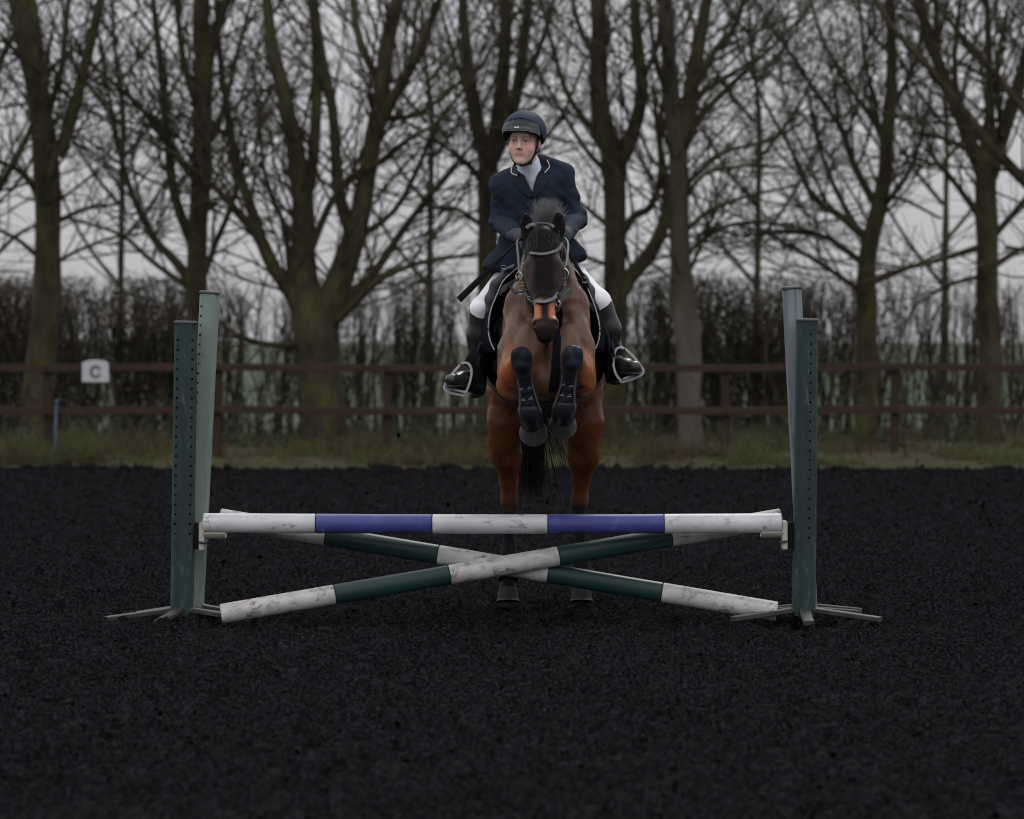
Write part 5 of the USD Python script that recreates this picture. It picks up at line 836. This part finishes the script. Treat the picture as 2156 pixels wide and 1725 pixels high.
# breeches, boots, gloves
M_breech = mat('white_breeches', (0.70, 0.70, 0.74), rough=0.75, var=0.05, scale=18, sheen=0.1, bump=0.25, bscale=26, bdist=0.006); M_boot = mat('black_boot', (0.009, 0.0095, 0.010), rough=0.32, var=0.3, scale=16, spec=0.45, bump=0.2, bscale=30, bdist=0.006); M_glove = mat('navy_glove', (0.022, 0.026, 0.042), rough=0.8, var=0.15, scale=40); M_sole = mat('boot_sole', (0.03, 0.028, 0.026), rough=0.8, var=0.3)
for s, hp, kn, cf, an, tl in ((-1, HPL, KL, W(1009, 705, -.17), AL, TL), (1, HPR, KR, W(1281, 692, -.17), AR, TR)):
    b = Blend(); b.cone(hp, kn + (s * -.004, -.01, 0), .105, .054, 0.04); b.cone(kn, cf, .054, .046, 0.03); b.ell(hp + (0, .03, 0), (.13, .14, .11), .05)
    obj('breeches', b.mesh(0.0055, lambda P: (meshkit.noise(P * 24, 8) - .5) * .004), M_breech, person, smooth=True, off=ppos)
    b = Blend(); ktop = kn * .82 + cf * .18; b.chain([(ktop + (0, .0, .012), .060), (cf, .060), (cf * .45 + an * .55, .052), (an, .044)], 0.03)
    fd = norm(tl - an); heel = an + (s * .004, .035, -.055) - fd * .02; b.cone(an, heel, .042, .034, 0.03); b.cone(an + (0, -.01, -.03), an * .35 + tl * .65 + (0, 0, .0), .044, .038, 0.03); b.cone(an * .45 + tl * .55, tl, .040, .034, 0.03, flat=((0, 0, 1), .85)); b.cone(heel, tl + (0, 0, -.012), .026, .028, 0.03)
    b.half(ktop + (0, 0, .02), (-.25 * s, -.22, 1), kn - .15, kn + .15, .003)
    wr = lambda P: (meshkit.noise(np.column_stack([P[:, 0] * 6, P[:, 1] * 6, P[:, 2] * 30 + P[:, 0] * 14]), 6) - .5) * .012 * np.exp(-((P[:, 2] - an[2] - .06) / .09) ** 2)
    obj('boot', b.mesh(0.0045, wr), M_boot, person, smooth=True, off=ppos)
    sole = Blend(); sole.cone(heel + (0, 0, -.024), heel + (0, 0, -.034) + fd * .03, .032, .032, .01, flat=((0, 0, 1), .5)); sole.cone(an * .4 + tl * .6 + (0, 0, -.036), tl + (0, 0, -.034), .036, .034, .02, flat=((0, 0, 1), .35)); obj('boot_sole', sole.mesh(0.0045), M_sole, person, smooth=True, off=ppos)
    lace = [np.array(an * (1 - u) + tl * u) + np.array([(-1) ** i * .012, -.030, .032 - .01 * u]) for i, u in enumerate(np.linspace(.15, .6, 6))]; obj('boot_lace', tubes(np.array(lace)[None], np.full((1, 6), .0022), 5), M_brk, person, smooth=True, off=ppos)
for s, c, wv in ((-1, HL_, WL), (1, HR_, WR)):
    f_ = norm((-s * .25, -1, -.05)); u_ = np.array([0, 0, 1.0]); i_ = np.cross(f_, u_); i_ = i_ if i_[0] * -s > 0 else -i_; R3 = np.column_stack([i_, f_, u_]); g = lambda i, f, u: c + i_ * i + f_ * f + u_ * u
    b = Blend(); b.ell(g(-.006, 0, 0), (.020, .042, .042), .012, None, R3); b.cone(wv, c - f_ * .02, .034, .032, .02); b.cone(wv - norm(c - wv) * .012, wv + norm(c - wv) * .02, .039, .036, .01)
    for k_, (u, L_) in enumerate(((.030, .95), (.0105, 1.05), (-.0095, 1.0), (-.028, .85))):
        b.chain([(g(-.010, .030, u), .0100), (g(-.004, .058 * L_, u - .002), .0095), (g(.020, .056 * L_, u - .004), .0088), (g(.030, .030, u - .004), .0080)], .004)
    b.chain([(g(.004, .0, .030), .0125), (g(.014, .032, .046), .0105), (g(.012, .060, .044), .0090)], .006)
    obj('glove', b.mesh(0.0032), M_glove, person, smooth=True, off=ppos)

# helmet
M_shell = mat('navy_helmet', (0.015, 0.024, 0.046), rough=0.7, var=0.1, scale=30, spec=0.12); M_visor = mat('helmet_black', (0.006, 0.007, 0.010), rough=0.4, var=0.2, spec=0.2); M_band = mat('helmet_band', (0.045, 0.057, 0.060), rough=0.5, var=0.15); M_white_t = mat('white_print', (.75, .75, .76), rough=0.5, var=0.03)
def bx(c, r): c = np.asarray(c); return c - r, c + r
lo3, hi3 = HC - .3, HC + .3
v = Blend(); v.ell(P_(0, -.004, .040), (.107, .136, .108), 0.02, None, FR); v.ell(P_(0, .085, .062), (.088, .072, .034), 0.03, None, FR @ rot((1, 0, 0), -14)); v.ell(P_(0, -.012, .02), (.092, .108, .098), 0.006, None, FR, sub=True); v.half(P_(0, 0, .006), -up + fw * .40, lo3, hi3, .006)
VIS = v.mesh(0.0036); obj('helmet_shell', VIS, M_visor, person, smooth=True, off=ppos)
d_ = Blend(); d_.ell(P_(0, -.004, .042), (.113, .142, .113), 0.02, None, FR); d_.ell(P_(0, -.004, .040), (.1055, .134, .1065), 0.003, None, FR, sub=True); d_.half(P_(0, 0, .003), -up + fw * .40, lo3, hi3, .004); d_.half(P_(0, .088, .098), fw * .82 - up * .58, lo3, hi3, .004)
obj('helmet_dome', d_.mesh(0.0036), M_shell, person, smooth=True, off=ppos)
q = np.linspace(-1, 1, 40) * 1.25; A, N = snap(VIS, np.array([P_(.12 * math.sin(a), .02 + .15 * math.cos(a), .076 - .050 * (1 - math.cos(a))) for a in q]), .002); A = smoothline(A[::3], 40); N = smoothline(N[::3], 40); obj('helmet_band', ribbon(A, N, .017, .004), M_band, person, smooth=40, off=ppos); 
obj('helmet_trim', ribbon(A + up * -.0125, N, .003, .004), mat('helmet_trim', (.20, .22, .22), rough=.5), person, smooth=40, off=ppos)
t_ = meshkit.text_mesh('uvex', .0085, .002, bold=True); t_.apply_translation(-t_.bounds.mean(0)); c_, n_ = A[19], N[19]; xx = norm(np.cross(up, n_)) ; xx = xx if xx[0] > 0 else -xx; uu = np.cross(n_, xx); uu = uu if uu[2] > 0 else -uu; t_.vertices = t_.vertices @ np.column_stack([xx, uu, n_]).T + c_ + n_ * .0035; obj('helmet_print', t_, M_white_t, person, off=ppos)
for s in (-1, 1):
    A = smoothline(np.array([P_(s * .080, .020, .03), P_(s * .077, .026, -.02), P_(s * .064, .032, -.07), P_(s * .040, .040, -.112), P_(0, .048, -.128)]), 22); N = norm_rows = A - P_(0, 0, -.03); obj('chin_strap', ribbon(A, N, .015, .004), M_visor, person, smooth=40, off=ppos)
    A = smoothline(np.array([P_(s * .083, -.045, .0), P_(s * .078, -.015, -.045), P_(s * .064, .026, -.072)]), 12); obj('chin_strap', ribbon(A, A - P_(0, 0, -.03), .012, .004), M_visor, person, smooth=40, off=ppos)
b = rbox(.02, .012, .026, .004, 8); b.apply_translation(P_(.046, .042, -.108)); obj('strap_buckle', b, M_visor, person, smooth=40, off=ppos)

# whip in the rider's right hand
a, m1, m2, e = W(1104, 496, -.47), W(1080, 520, -.46), W(1058, 541, -.44), W(966, 632, -.36); wh = thing('whip', 'black jumping whip with a broad leather end held across the thigh', 'whip', m2)
obj('shaft', tube([a + (a - m1) * .5, a, m1, m2 + (m2 - m1) * .3], [.006, .0065, .0055, .005], 8, 20), M_brk, wh, smooth=True, off=m2); wdir = norm(e - m2); nn_ = np.array([.25, -1, .35])
obj('flap', ribbon([m2, m2 + (e - m2) * .15, m2 + (e - m2) * .6, e], [nn_] * 4, [.014, .025, .031, .034], .006, 20), M_leather, wh, smooth=30, off=m2); obj('seam', ribbon([m2 + (e - m2) * .05 + (0, -.006, .0), e + (0, -.006, 0)], [nn_] * 2, .003, .003, 8), M_leather, wh, smooth=30, off=m2)
# ------------------------------------------------------------ crumbs of the surface thrown up in the air
for k, (px, py, y, r, lab) in enumerate(((839, 916, 0.6, .010, 'black crumb flying in the air left of the horse above the poles'), (943, 1063, 0.3, .012, 'black crumb flying just above the top pole left of the hind legs'), (1152, 1057, 0.4, .010, 'black crumb flying between the hind legs of the horse'))):
    c = W(px, py, y); th = thing('flying_crumb', lab, 'crumb', c); b = trimesh.creation.icosphere(1, r); b.vertices *= np.array([.8, .8, 1.4]) * (1 + .35 * (meshkit.noise(b.vertices * 160 + k, 3)[:, None] - .5)); obj('lump', b, M_crumb, th)
